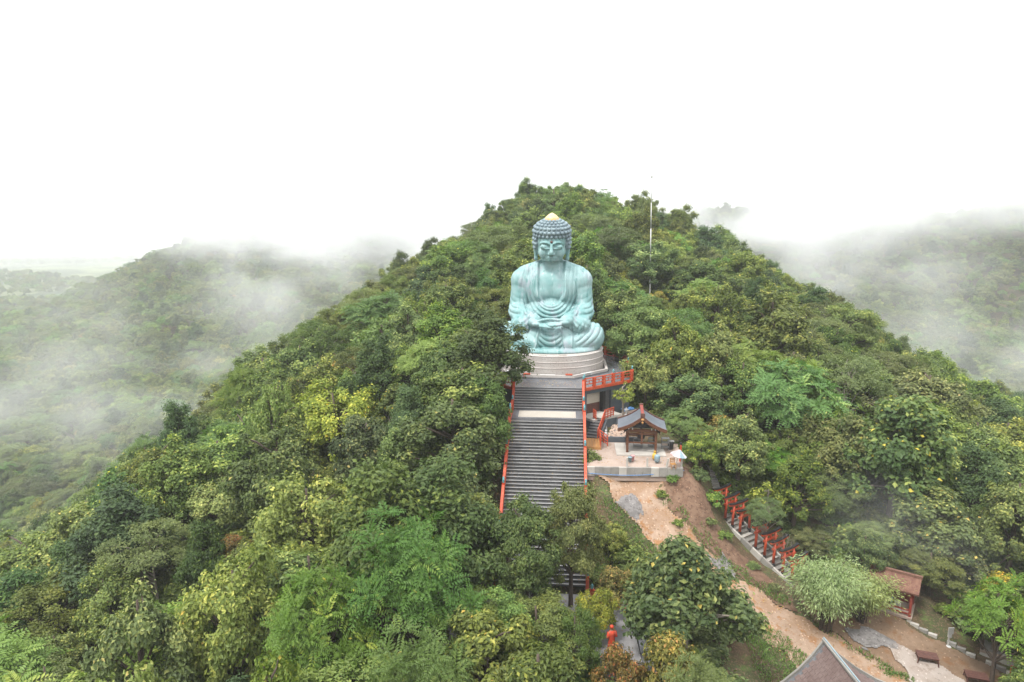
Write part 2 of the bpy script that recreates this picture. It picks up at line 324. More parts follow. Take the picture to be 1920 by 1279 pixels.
def H(x, y):
    x = np.asarray(x, float); y = np.asarray(y, float)
    z = _rbf(x, y)
    r = np.hypot(x, y - 50)
    k = np.clip((r - 800) / 700, 0, 1); k = k * k * (3 - 2 * k)
    far = -80 + 0 * x
    # far mountain range at the left horizon
    far = far + 230 * np.exp(-((x + 3300) / 1100) ** 2 - ((y - 4600) / 500) ** 2) + 60 * np.exp(-((x + 700) / 1000) ** 2 - ((y - 5200) / 500) ** 2)
    z = z * (1 - k) + far * k
    # keep the ground under the built terraces
    ter = (np.abs(x) < 8.2) & (np.abs(y) < 9.2)
    z = np.where(ter & (x <= 3.0), np.minimum(z, -0.7), z)
    st = (np.abs(x) < 3.4) & (y > -25) & (y < -8)
    zs = np.where(y > -12.4, -1.9, -1.9 + (y + 12.4) * 0.616)
    z = np.where(st, np.minimum(z, zs - 0.35), z)
    rm = (x > 2.6) & (x < 8.4) & (y > -9.5) & (y < -1)
    z = np.where(rm, np.minimum(z, -3.3), z)
    pad = (x > 2.8) & (x < 10.9) & (y > -17.4) & (y < -9.5)
    z = np.where(pad, np.minimum(z, -3.7), z)
    bumps = 0.10 * np.sin(x * 1.9 + 1.3 * np.sin(y * 1.1)) * np.sin(y * 1.7 + 0.7 * np.sin(x * 0.9)) * np.clip(r / 20 - 1, 0, 1)
    return z + bumps
def ground_at(px, py, d0=12.0, d1=900.0):
    r = ray(px, py); d = np.concatenate([np.arange(d0, 90, 0.05), np.arange(90, d1, 1.0)])
    P = CAM + r * d[:, None]; below = P[:, 2] <= H(P[:, 0], P[:, 1])
    i = int(np.argmax(below)) if below.any() else len(d) - 1
    return P[i]

def axis_pts(c, near, step, far, g=1.13):
    a = list(np.arange(0, near, step)); s = step
    while a[-1] < far: s *= g; a.append(a[-1] + s)
    a = np.array(a); return np.concatenate([c - a[:0:-1], c + a])
gx = axis_pts(3.0, 46, 0.7, 9000); gy = axis_pts(-14.0, 46, 0.7, 9000)
GX, GY = np.meshgrid(gx, gy); GZ = H(GX, GY)
def grid_mesh(name, X, Y, Z, mat):
    ny, nx = X.shape; me = bpy.data.meshes.new(name)
    co = np.stack([X, Y, Z], -1).reshape(-1, 3)
    idx = np.arange(nx * ny).reshape(ny, nx)
    q = np.stack([idx[:-1, :-1], idx[:-1, 1:], idx[1:, 1:], idx[1:, :-1]], -1).reshape(-1, 4)
    return np_mesh(name, co, q, mat, True)
def np_mesh(name, co, quads, mat, smooth=False, tone=None):
    me = bpy.data.meshes.new(name); nf, k = quads.shape
    me.vertices.add(len(co)); me.vertices.foreach_set('co', co.astype(np.float32).ravel())
    me.loops.add(nf * k); me.loops.foreach_set('vertex_index', quads.astype(np.int32).ravel())
    me.polygons.add(nf); me.polygons.foreach_set('loop_start', np.arange(0, nf * k, k, dtype=np.int32))
    me.polygons.foreach_set('use_smooth', np.full(nf, smooth))
    if tone is not None:
        a = me.attributes.new('tone', 'FLOAT', 'FACE'); a.data.foreach_set('value', tone.astype(np.float32))
    me.materials.append(mat); me.update(calc_edges=True); me.validate(); return me
def soil():
    m, t, b = new_mat('forest_floor')
    tc = nn(t, 'ShaderNodeTexCoord').outputs['Object']
    c = mixc(t, ramp(t, noise(t, 0.35, 6, 0.65, tc), 0.42, 0.60), (0.085, 0.060, 0.034), (0.055, 0.060, 0.026))
    c = mixc(t, ramp(t, noise(t, 0.9, 6, 0.7, tc), 0.50, 0.66), c, (0.085, 0.125, 0.035))
    c = mixc(t, ramp(t, noise(t, 7, 4, 0.7, tc), 0.52, 0.66), c, (0.17, 0.105, 0.07))
    c = mixc(t, ramp(t, noise(t, 16, 2, 0.7, tc), 0.62, 0.72), c, (0.23, 0.17, 0.12))
    # farmland on the plain: fields between woods
    vo = nn(t, 'ShaderNodeTexVoronoi'); vo.inputs['Scale'].default_value = 0.008; t.links.new(tc, vo.inputs[0])
    fl = mixc(t, ramp(t, noise(t, 0.012, 5, 0.7, tc), 0.46, 0.55), (0.045, 0.07, 0.03), (0.16, 0.19, 0.09))
    sep = nn(t, 'ShaderNodeSeparateXYZ'); t.links.new(tc, sep.inputs[0])
    c = mixc(t, ramp(t, sep.outputs[2], -66.0, -72.0), c, fl)
    t.links.new(c, b.inputs['Base Color']); b.inputs['Roughness'].default_value = 0.95; b.inputs['Specular IOR Level'].default_value = 0.2
    bump(t, b, noise(t, 9, 5, 0.7, tc), 0.5, 0.06); return m
M['soil'] = soil()
ground = link('ground', grid_mesh('ground', GX, GY, GZ, M['soil'])); tag(ground, kind='structure')

def dirt(name, c1, c2, c3, sc=0.5, stone=0.6):
    c1, c2, c3 = [tuple(q * 0.80 for q in c) for c in (c1, c2, c3)]
    m, t, b = new_mat(name); tc = nn(t, 'ShaderNodeTexCoord').outputs['Object']
    c = mixc(t, ramp(t, noise(t, sc, 6, 0.65, tc), 0.40, 0.60), c1, c2)
    c = mixc(t, ramp(t, noise(t, sc * 2.7, 6, 0.68, tc), 0.52, 0.64), c, c3)
    c = mixc(t, ramp(t, noise(t, 2.6, 6, 0.75, tc), 0.55, 0.70), c, tuple(min(1, q * 1.25) for q in c2))
    c = mixc(t, ramp(t, noise(t, 3.7, 6, 0.75, tc, (1, 1.4, 1)), 0.57, 0.68), c, tuple(q * stone for q in c1))
    v = nn(t, 'ShaderNodeTexVoronoi'); v.inputs['Scale'].default_value = 5.0; t.links.new(tc, v.inputs[0])
    sv = nn(t, 'ShaderNodeSeparateColor'); t.links.new(v.outputs['Color'], sv.inputs[0])
    a_ = ramp(t, v.outputs['Distance'], .26, .16); b_ = ramp(t, sv.outputs[0], .62, .70); mu = nn(t, 'ShaderNodeMath', operation='MULTIPLY'); t.links.new(a_, mu.inputs[0]); t.links.new(b_, mu.inputs[1])
    c = mixc(t, mu.outputs[0], c, tuple(min(1, q * 1.5) for q in c2))            # loose stones
    t.links.new(c, b.inputs['Base Color']); b.inputs['Roughness'].default_value = 0.9; b.inputs['Specular IOR Level'].default_value = 0.25
    bump(t, b, noise(t, 5, 6, 0.75, tc), 0.8, 0.06); return m
M['dirt'] = dirt('reddish_dirt', (0.33, 0.215, 0.14), (0.40, 0.29, 0.215), (0.34, 0.175, 0.08))
M['yard'] = dirt('brown_packed_earth', (0.19, 0.125, 0.08), (0.25, 0.17, 0.115), (0.21, 0.115, 0.06), 0.4)
M['gravel'] = dirt('grey_gravel', (0.17, 0.16, 0.155), (0.25, 0.235, 0.23), (0.13, 0.115, 0.11), 2.0)
M['pale_dirt'] = dirt('pale_packed_sand', (0.36, 0.30, 0.26), (0.41, 0.355, 0.315), (0.30, 0.24, 0.20), 0.8)
M['bank'] = dirt('bare_earth_bank', (0.15, 0.085, 0.055), (0.215, 0.135, 0.09), (0.105, 0.062, 0.042), 1.2, 0.5)

def inside(poly, x, y):
    c = np.zeros(np.shape(x), bool); n = len(poly)
    for i in range(n):
        (x0, y0), (x1, y1) = poly[i], poly[(i + 1) % n]
        if y0 == y1: continue
        k = ((y0 > y) != (y1 > y)) & (x < (x1 - x0) * (y - y0) / (y1 - y0) + x0); c ^= k
    return c
def wobble(x, y, s): return np.sin(x * 2.1 * s + 1.7 * np.sin(y * 1.3 * s)) * 0.5 + np.sin(y * 2.9 * s + 1.1 * np.sin(x * 3.7 * s)) * 0.35 + 0.25 * np.sin(x * 7.1 * s + y * 5.3 * s)
def poly_world(pxs): return [tuple(ground_at(*q)[:2]) for q in pxs]
def sheet(name, poly, mat, lift, step=0.11, wob=0.30):
    """ground cover draped over the terrain inside an outline, with a ragged edge"""
    P = np.array(poly); x = np.arange(P[:, 0].min() - .6, P[:, 0].max() + .6, step); y = np.arange(P[:, 1].min() - .6, P[:, 1].max() + .6, step)
    X, Y = np.meshgrid(x, y); Xc, Yc = (X[:-1, :-1] + step / 2), (Y[:-1, :-1] + step / 2)
    keep = inside(poly, Xc + wob * wobble(Xc, Yc, 1.0), Yc + wob * wobble(Yc + 5, Xc - 3, 1.1))
    idx = np.arange(X.size).reshape(X.shape)
    q = np.stack([idx[:-1, :-1], idx[:-1, 1:], idx[1:, 1:], idx[1:, :-1]], -1)[keep]
    co = np.stack([X, Y, H(X, Y) + lift], -1).reshape(-1, 3)
    used, inv = np.unique(q, return_inverse=True)
    o = link(name, np_mesh(name, co[used], inv.reshape(-1, 4), mat, True)); tag(o, kind='structure'); return o
ROAD_POLY = poly_world([(1118, 892), (1195, 890), (1243, 905), (1255, 950), (1300, 1000), (1345, 1045), (1400, 1095), (1470, 1140), (1560, 1190), (1640, 1235), (1720, 1285), (1640, 1320), (1560, 1290), (1480, 1240), (1400, 1165), (1330, 1110), (1255, 1045), (1195, 985), (1150, 935)])
YARD_POLY = poly_world([(1490, 1085), (1530, 1110), (1600, 1120), (1680, 1155), (1720, 1185), (1800, 1225), (1880, 1268), (1960, 1310), (1800, 1330), (1722, 1283), (1640, 1233), (1562, 1186), (1500, 1140)])
BANK_POLY = poly_world([(1230, 888), (1290, 880), (1325, 930), (1350, 990), (1400, 1050), (1470, 1110), (1495, 1150), (1440, 1120), (1370, 1062), (1300, 1000), (1255, 945)])
sheet('dirt_road', ROAD_POLY, M['dirt'], 0.07)
sheet('yard', YARD_POLY, M['yard'], 0.05)
sheet('earth_bank', BANK_POLY, M['bank'], 0.04)
sheet('gravel_patch', poly_world([(1150, 935), (1185, 932), (1205, 955), (1212, 980), (1190, 975), (1165, 955)]), M['gravel'], 0.12, 0.08)
sheet('gravel_patch', poly_world([(1325, 1045), (1350, 1045), (1385, 1080), (1375, 1098), (1345, 1072)]), M['gravel'], 0.12, 0.08)
sheet('gravel_patch', poly_world([(1590, 1185), (1640, 1180), (1680, 1205), (1690, 1222), (1640, 1220), (1600, 1205)]), M['gravel'], 0.12, 0.08)
sheet('sand_path', poly_world([(1650, 1212), (1695, 1215), (1740, 1240), (1800, 1275), (1830, 1300), (1760, 1310), (1720, 1285), (1690, 1250)]), M['pale_dirt'], 0.12, 0.09)
# ------------------------------------------------------------------ plants: leaf by leaf
def unit(a): return a / np.maximum(np.linalg.norm(a, axis=-1, keepdims=True), 1e-9)
def leaves_mesh(name, c, n, L, Wd, tone, mat, tdir=None, droop=0.12, g=None):
    g = g or rng; N = len(c); n = unit(n)
    t = g.normal(size=(N, 3)) if tdir is None else tdir + 0.0
    t = unit(t - n * (t * n).sum(-1, keepdims=True)); b = np.cross(n, t)
    L = np.broadcast_to(L, (N,))[:, None]; Wd = np.broadcast_to(Wd, (N,))[:, None]
    v = np.stack([c - t * L / 2, c + b * Wd / 2 + t * L * .06 + n * L * droop * .4, c + t * L / 2 - n * L * droop, c - b * Wd / 2 + t * L * .06 + n * L * droop * .4], 1).reshape(-1, 3)
    return np_mesh(name, v, np.arange(4 * N).reshape(N, 4), mat, False, tone)
def sph(N, g): return unit(g.normal(size=(N, 3)))
def trunk_mesh(name, base_r, Ht, tips, mat, g, fork=0.45, tiptube=0.03, nmax=26):
    """tapered trunk with limbs reaching to the clumps of the crown"""
    mb = MB(); lean = g.normal(size=2) * 0.25
    def axis(h): f = h / Ht; return np.array([lean[0] * f * f, lean[1] * f * f, h])
    hs = np.linspace(-0.6, Ht * 0.92, 7)
    mb.tube([axis(h) for h in hs], [base_r * (1.25 if i == 0 else 1.0 - 0.8 * max(0, h) / Ht) for i, h in enumerate(hs)], 7)
    for k in g.permutation(len(tips))[:nmax]:
        q = tips[k]; h = np.clip(q[2] - np.hypot(q[0], q[1]) * g.uniform(.5, 1.0), Ht * fork * .7, Ht * 0.88)
        a = axis(h); mid = a * .45 + q * .55 + np.array([0, 0, .12 * (q[2] - a[2])]) + g.normal(size=3) * .12
        mb.tube([a, mid, q], [base_r * (.5 - .22 * h / Ht), base_r * .24, tiptube], 5, False)
    return mb.mesh(name, mat, True)
def clumps(K, Rx, Rz, zc, g, low=-.35, fill=.55, lump=.22, taper=.0):
    d = sph(K * 4, g); d = d[d[:, 2] > low][:K]
    ph = g.uniform(0, 6.28, 4)
    lobes = 1 + lump * (np.sin(3 * np.arctan2(d[:, 1], d[:, 0]) + ph[0]) * .6 + np.sin(5 * np.arctan2(d[:, 1], d[:, 0]) + 4 * d[:, 2] + ph[1]) * .6 + np.sin(6 * d[:, 2] + ph[2]) * .4)
    r = g.uniform(fill, 1.0, len(d)) ** .6 * lobes
    q = d * r[:, None]; nar = 1 - taper * np.clip(q[:, 2:], -.4, 1); q = q * np.concatenate([nar, nar, np.ones_like(nar)], 1)
    return q * np.array([Rx, Rx, Rz]) + np.array([0, 0, zc]), d
def broadleaf(name, mat, bark, seed, Rx=3.2, Rz=2.9, Ht=7.0, K=72, Mn=190, leaf=.30, clump=.62, tips=.25, wl=.55, flat=.72, fork=.45, up=.6, low=-.35, taper=.15):
    g = np.random.default_rng(seed); zc = Ht - Rz * .95
    C, d = clumps(K, Rx * .86, Rz * .86, zc, g, low, .45, .27, taper)
    cs = []; ns = []; ts = []; Ls = []
    for i in range(len(C)):
        rc = clump * g.uniform(.65, 1.4); m = int(Mn * g.uniform(.75, 1.2) * min(1.6, (rc / clump) ** 1.8))
        u = sph(m, g); rr = np.clip(np.abs(g.normal(.62, .30, m)), .05, 1.5)          # loose edge: shoots stick out of the clump
        ax = np.array([1, 1, flat]) * g.uniform(.8, 1.2, 3)
        p = C[i] + u * rr[:, None] * rc * ax
        cs.append(p); ns.append(unit(u * .75 + np.array([0, 0, up]) + d[i] * .35 + g.normal(size=(m, 3)) * .34))
        tipk = (g.random() < tips) * g.uniform(.3, 1.0)                                # some branches carry young shoots
        young = (g.random(m) < .55 * tipk) * (u[:, 2] * rr > .05) * g.uniform(.25, .65, m)
        ts.append(np.clip(g.normal(.30 + .12 * g.normal(), .17, m) + young, 0, 1)); Ls.append(leaf * g.uniform(.65, 1.3, m))
    cs, ns, ts, Ls = map(np.concatenate, (cs, ns, ts, Ls))
    return (leaves_mesh(name + '_crown', cs, ns, Ls, Ls * wl, ts, mat, g=g), trunk_mesh(name + '_trunk', .05 + .026 * Ht, Ht, C, bark, g, fork), Rx, Ht, zc, Rz)
def feathery(name, mat, bark, seed, Rx=3.3, Rz=2.6, Ht=7.0, K=110, fronds=9, flen=1.1, npair=8, leaf=.29, wl=.36, spread=1.0):
    """every branch ends in a whorl of pinnate fronds"""
    g = np.random.default_rng(seed); zc = Ht - Rz * .95
    C, d = clumps(K, Rx * .88, Rz * .9, zc, g, -.3, .5, .25)
    cs = []; ns = []; ts = []; td = []; Ls = []
    for i in range(len(C)):
        ax = unit(d[i] * .55 + np.array([0, 0, .9]) + g.normal(size=3) * .2)
        e1 = unit(np.cross(ax, g.normal(size=3))); e2 = np.cross(ax, e1); base_t = g.normal(.30, .13); yng = g.random() < .22
        for k in range(fronds):
            a = 2 * math.pi * (k + g.uniform(-.3, .3)) / fronds; out = e1 * math.cos(a) + e2 * math.sin(a); Lf = flen * g.uniform(.7, 1.2); el = g.uniform(.15, .85)
            s = np.linspace(.15, 1, npair)[:, None]
            mid = C[i] + (out * math.cos(el) + ax * math.sin(el)) * s * Lf - np.array([0, 0, 1]) * .26 * Lf * s * s * spread
            tan = unit(np.gradient(mid, axis=0)); upv = unit(ax - tan * (ax * tan).sum(-1, keepdims=True)); sd = np.cross(tan, upv)
            wdt = (1 - .65 * np.abs(s - .45))
            for sg in (-1, 1):
                dirn = unit(sd * sg + tan * .55 - upv * .18); Lk = leaf * wdt[:, 0] * g.uniform(.85, 1.2, npair)
                cs.append(mid + dirn * Lk[:, None] * .5); ns.append(upv + g.normal(size=(npair, 3)) * .18); td.append(dirn); Ls.append(Lk)
                ts.append(np.clip(base_t + .22 * s[:, 0] * 0 + g.normal(0, .07, npair) + (.45 if yng and k % 3 == 0 else 0), 0, 1))
    cs, ns, ts, td, Ls = map(np.concatenate, (cs, ns, ts, td, Ls))
    return (leaves_mesh(name + '_crown', cs, ns, Ls, Ls * wl, ts, mat, td, .08, g), trunk_mesh(name + '_trunk', .15 + .012 * Ht, Ht, C, bark, g, .4), Rx, Ht, zc, Rz)
def umbrella(name, mat, bark, seed, Rx=3.8, Rz=1.9, Ht=7.2, K=85, Mn=170, leaf=.17, pad=.72, wl=.5):
    """flat sprays of fine leaves in tiers on spreading limbs"""
    g = np.random.default_rng(seed); zc = Ht - Rz
    rr = np.sqrt(g.random(K)) * Rx * .9; a = g.uniform(0, 6.28, K); lay = g.integers(0, 3, K)
    C = np.stack([rr * np.cos(a), rr * np.sin(a), Ht - .25 - (rr / Rx) ** 2 * Rz * .75 - lay * .62 + g.normal(0, .12, K)], -1)
    cs = []; ns = []; ts = []; Ls = []
    for i in range(K):
        m = int(Mn * g.uniform(.6, 1.4)); rc = pad * g.uniform(.6, 1.35); q = g.normal(size=(m, 3)) * np.array([.5, .5, .13]) * rc; q[:, 2] -= .25 * (q[:, 0] ** 2 + q[:, 1] ** 2) / rc
        cs.append(C[i] + q); ns.append(np.array([0, 0, 1.0]) + g.normal(size=(m, 3)) * .42 + np.append(C[i, :2] / Rx * .4, 0)); ts.append(np.clip(g.normal(.32 + .1 * g.normal(), .13, m), 0, 1)); Ls.append(leaf * g.uniform(.7, 1.35, m))
    cs, ns, ts, Ls = map(np.concatenate, (cs, ns, ts, Ls))
    return (leaves_mesh(name + '_crown', cs, ns, Ls, Ls * wl, ts, mat, g=g), trunk_mesh(name + '_trunk', .10 + .007 * Ht, Ht * .9, C - np.array([0, 0, .35]), bark, g, .35, .02, 20), Rx, Ht, zc, Rz)
def bamboo(name, mat, bark, seed, culms=60, Ht=5.8, per=230):
    g = np.random.default_rng(seed); mb = MB(); cs = []; ns = []; td = []; ts = []; Ls = []
    for k in range(culms):
        a = g.uniform(0, 6.28); b = g.uniform(0, .45); lean = g.uniform(.5, 2.6); h = Ht * g.uniform(.7, 1.05)
        o = np.array([math.cos(a) * b, math.sin(a) * b, -.2]); dr = np.array([math.cos(a + g.normal() * .4), math.sin(a + g.normal() * .4), 0])
        s = np.linspace(0, 1, 7)[:, None]; path = o + np.array([0, 0, 1]) * h * (s - .30 * s ** 3.2) + dr * lean * s ** 2
        mb.tube(path, [.035 * (1 - .8 * q) + .006 for q in s[:, 0]], 5, False)
        q = g.uniform(.36, 1, per) ** .75; sp = np.stack([np.interp(q, s[:, 0], path[:, j]) for j in range(3)], -1)
        off = g.normal(size=(per, 3)) * np.array([.34, .34, .24]) * (.6 + .6 * q[:, None]); sp = sp + off; sp[:, 2] -= .3 * np.abs(off[:, 0] + off[:, 1])
        cs.append(sp); ns.append(np.array([0, 0, .8]) + g.normal(size=(per, 3)) * .6); td.append(unit(off * np.array([1, 1, .2]) + dr * .4 - np.array([0, 0, .45]))); ts.append(np.clip(g.normal(.38 + .1 * g.normal(), .15, per), 0, 1)); Ls.append(.27 * g.uniform(.7, 1.3, per))
    cs, ns, td, ts, Ls = map(np.concatenate, (cs, ns, td, ts, Ls))
    return (leaves_mesh(name + '_crown', cs, ns, Ls, Ls * .22, ts, mat, td, .15, g), mb.mesh(name + '_trunk', bark, True), 2.3, Ht * .80, Ht * .5, 1.9)
def vine_draped(name, mat, bark, seed, Rx=2.6, Ht=6.5):
    """a tree smothered by creeper that hangs down in ropes of leaves"""
    g = np.random.default_rng(seed); cs = []; ns = []; ts = []; Ls = []; C = []
    for k in range(64):
        a = g.uniform(0, 6.28); r = Rx * math.sqrt(g.random()); top = Ht * (1 - .32 * (r / Rx) ** 2) * g.uniform(.86, 1.02); ln = g.uniform(1.0, 3.4) * (.5 + .5 * r / Rx)
        m = int(95 * ln); u = g.random(m) ** 1.15; w = .30 * (1.25 - .6 * u); ang = g.uniform(0, 6.28, m)
        p = np.stack([r * math.cos(a) + w * np.cos(ang), r * math.sin(a) + w * np.sin(ang), top - u * ln + g.normal(0, .05, m)], -1)
        cs.append(p); ns.append(np.stack([np.cos(ang), np.sin(ang), .55 + .6 * (u < .12)], -1) + g.normal(size=(m, 3)) * .3); ts.append(np.clip(g.normal(.36, .16, m) + .2 * (u < .15), 0, 1)); Ls.append(.19 * g.uniform(.7, 1.3, m)); C.append([r * math.cos(a), r * math.sin(a), top - .2])
    cs, ns, ts, Ls = map(np.concatenate, (cs, ns, ts, Ls))
    return (leaves_mesh(name + '_crown', cs, ns, Ls, Ls * .75, ts, mat, g=g), trunk_mesh(name + '_trunk', .2, Ht, np.array(C), bark, g), Rx, Ht, Ht * .6, Ht * .45)
def bare_tree(name, bark, seed, Ht=4.2):
    g = np.random.default_rng(seed); mb = MB()
    def grow(p, d, L, r, lev):
        q = p + d * L; m = (p + q) / 2 + g.normal(size=3) * .07 * L
        mb.tube([p, m, q], [r, r * .85, r * .62], 6 if lev < 2 else 4, False)
        if lev < 5:
            for k in range(2 if lev else 3): grow(q, unit(d + g.normal(size=3) * .48 + np.array([0, 0, .15])), L * g.uniform(.62, .85), r * .62, lev + 1)
    grow(np.array([0, 0, -.3]), np.array([.06, 0, 1.0]), Ht * .36, .10, 0); return mb.mesh(name, bark, True)
SPEC = {}
SPEC['teak'] = [broadleaf('teak', M['leaf_olive'], M['bark'], s, rx, rz, ht, 88, 230, .23, .50, .5, .55, .85, .45, .6, -.6, tp) for s, rx, rz, ht, tp in ((1, 2.9, 3.2, 7.2, .25), (2, 2.6, 3.5, 7.8, .38), (3, 3.1, 2.9, 6.9, .15), (41, 2.5, 3.4, 7.6, .3), (42, 2.8, 3.0, 7.0, .2))]
SPEC['bigleaf'] = [broadleaf('bigleaf', M['leaf_big'], M['bark_pale'], s, 2.8, 3.1, 6.7, 74, 210, .27, .55, .35, .62, .85, .45, .7, -.55, .25) for s in (4, 5)]
SPEC['feather'] = [feathery('feather', M['leaf_bright'], M['bark'], s, K=k) for s, k in ((6, 84), (7, 72), (44, 62))]
SPEC['fine'] = [broadleaf('fine', M['leaf_fine'], M['bark'], s, 3.2, 3.0, 6.9, 92, 260, .18, .56, .14, .5, .6, .4, .6, -.75) for s in (8, 9, 43)]
SPEC['umbrella'] = [umbrella('umbrella', M['leaf_umbrella'], M['bark_pale'], s) for s in (10, 12)]
SPEC['yellow'] = [broadleaf('yellow', M['leaf_yellow'], M['bark'], s, 2.9, 2.6, 6.0, 80, 210, .21, .52, .4, .55, .85, .45, .6, -.5, .15) for s in (13,)]
SPEC['dark'] = [broadleaf('dark', M['leaf_dark'], M['bark'], s, 2.7, 3.5, 7.8, 100, 200, .22, .54, .15, .55, .9, .45, .6, -.6, .25) for s in (14,)]
SPEC['vine'] = [vine_draped('vine', M['leaf_bright'], M['bark'], 15)]
SPEC['bamboo'] = [bamboo('bamboo', M['leaf_bamboo'], M['bark'], 16)]
SPEC['rust'] = [broadleaf('rust', M['leaf_rust'], M['bark'], 17, 2.4, 1.9, 4.4, 52, 150, .22, .5, .4)]
SPEC['sapling'] = [broadleaf('sapling', M['leaf_yellow'], M['bark_pale'], 18, 1.05, 1.2, 3.0, 22, 42, .17, .30, .4, .5, .8, .2)]
SHRUB = [broadleaf('shrub', M['leaf_fine'], M['bark'], s, .95, .6, 1.1, 22, 60, .19, .34, .3, .55, .7, .2) for s in (21, 22)]
# ------------------------------------------------------------------ terrace and the room under it
TER = [(-2.94, -8.25), (2.94, -8.25), (7.3, -4.6), (7.4, 4.8), (3.9, 8.4), (-3.9, 8.4), (-7.4, 4.8), (-7.3, -4.6)]
def inset(poly, k):
    c = np.mean(poly, 0); return [tuple(c + (np.array(p) - c) * k) for p in poly]
ter = thing('terrace', 'grey octagonal terrace under the round stone pedestal, an open room below its right front', 'terrace')
MB().prism(TER, -.22, 0).build('deck', M['terrace_tile'], ter)
wl = MB().prism(inset(TER, .93), -4.2, -.225).build('retaining_wall', M['wall_grey'], ter)
# facade under the right front edge: direction along the edge
E0, E1 = np.array([2.94, -8.25]), np.array([7.3, -4.6]); ED = (E1 - E0) / np.linalg.norm(E1 - E0); EN = np.array([ED[1], -ED[0]])
def fac(s, o, z): p = E0 + ED * s + EN * o; return (p[0], p[1], z)
EA = math.atan2(ED[1], ED[0])
room_z = -2.45
def fbox(name, s0, s1, o0, o1, z0, z1, mat, parent=ter, bevel=0):
    mb = MB(); mb.box((0, 0, 0), (s1 - s0, abs(o1 - o0), z1 - z0)); o = mb.build(name, mat, parent, bevel=bevel)
    o.location = fac((s0 + s1) / 2, (o0 + o1) / 2, (z0 + z1) / 2); o.rotation_euler = (0, 0, EA); return o
fbox('beam', .05, 5.6, -.55, -.15, -.62, -.225, M['wall_grey'])
fbox('column', .12, .50, -.52, -.14, room_z, -.622, M['wall_grey'])
fbox('column', 2.35, 2.62, -.52, -.14, room_z, -.622, M['black'])
fbox('room_back_wall', .5, 2.34, -.60, -.56, -1.62, -.622, M['cream'])
fbox('room_dado', .5, 2.34, -.60, -.56, room_z, -1.622, M['rust'])
fbox('dark_door', 2.63, 3.35, -.50, -.42, room_z, -.622, M['black'])
for k in range(5): fbox('door_bar', 2.70 + k * .14, 2.73 + k * .14, -.419, -.38, room_z + .02, -.64, M['steel'])
fbox('side_wall', 3.36, 5.6, -.52, -.20, -3.6, -.622, M['wall_grey'])
fbox('floor_slab', .0, 3.3, -.5, 1.25, room_z - .2, room_z, M['pale_concrete'])
fbox('floor_wall', .0, 3.3, -.45, 1.20, -3.9, room_z - .202, M['wall_grey'])

# ------------------------------------------------------------------ pedestal
ped = thing('stone_pedestal', 'round speckled stone pedestal in tiers on an octagonal curb, carrying the turquoise statue', 'pedestal')
octo = [(5.75 * math.cos(R(22.5 + 45 * k)), 5.75 * math.sin(R(22.5 + 45 * k)) + .15) for k in range(8)]
MB().prism(octo, .004, .14).build('plinth_floor', M['terrace_tile'], ped)
for k in range(8):
    p, q = np.array(octo[k]), np.array(octo[(k + 1) % 8]); mb = MB(); ci = np.array([0, .15]); p2 = ci + (p - ci) * .955; q2 = ci + (q - ci) * .955
    mb.prism([tuple(p), tuple(q), tuple(q2), tuple(p2)], .142, .36).build('curb', M['granite'], ped)
def tier(name, r0, r1, z0, z1, lip):
    MB().lathe([(r0, z0), (r0, z1 - lip), (r0 + .03, z1 - lip + .03), (r0 + .03, z1 - .03), (r1, z1)], 72, (0, .15, 0), 1, .97).build(name, M['granite'], ped, smooth=False)
tier('lower_tier', 5.02, 4.99, .142, .92, .10)
tier('middle_tier', 4.97, 4.94, .923, 1.42, .10)
tier('upper_tier', 4.93, 4.86, 1.423, 1.95, .06)
for k, (a, r) in enumerate([(-98, 4.62), (-75, 4.62), (-120, 4.62)]):
    mb = MB(); mb.box((0, 0, 0), (.7, .10, .08)); o = mb.build('ledge_block', M['pale_concrete'], ped); o.location = (r * math.cos(R(a)), .15 + .97 * r * math.sin(R(a)), 1.99); o.rotation_euler = (0, 0, R(a + 90))
for x, lab in ((-2.0, 'low red offering table on the pedestal ledge, left of the white bench'), (1.72, 'low red offering table on the pedestal ledge, right of the white bench')):
    t = thing('offering_table', lab, 'table', (x, -5.02, .142), 0, 'red offering tables'); MB().box((0, 0, .30), (.62, .30, .05)).build('tabletop', M['vermilion'], t)
    MB().box((0, -.10, .14), (.58, .04, .27)).build('front_panel', M['vermilion'], t)
    for sx in (-1, 1): MB().box((sx * .26, .05, .14), (.04, .14, .27)).build('leg', M['vermilion'], t)
def slab_bench(x, y, rz, L, lab):
    t = thing('stone_bench', lab, 'bench', (x, y, .142), rz, 'white benches round the pedestal'); MB().box((0, 0, .22), (L, .22, .05)).build('seat', M['white'], t, bevel=.01)
    for sx in (-1, 1): MB().box((sx * L * .38, 0, .0975), (.09, .18, .19)).build('leg', M['white'], t)
slab_bench(-.18, -5.03, 0, 1.35, 'long white bench on the pedestal ledge between the two red offering tables')
slab_bench(3.32, -3.95, R(41), 1.2, 'white bench set at an angle on the right front of the pedestal ledge')
slab_bench(-3.6, -3.75, R(-43), 1.2, 'white bench on the left front of the pedestal, half hidden by the dark tree')

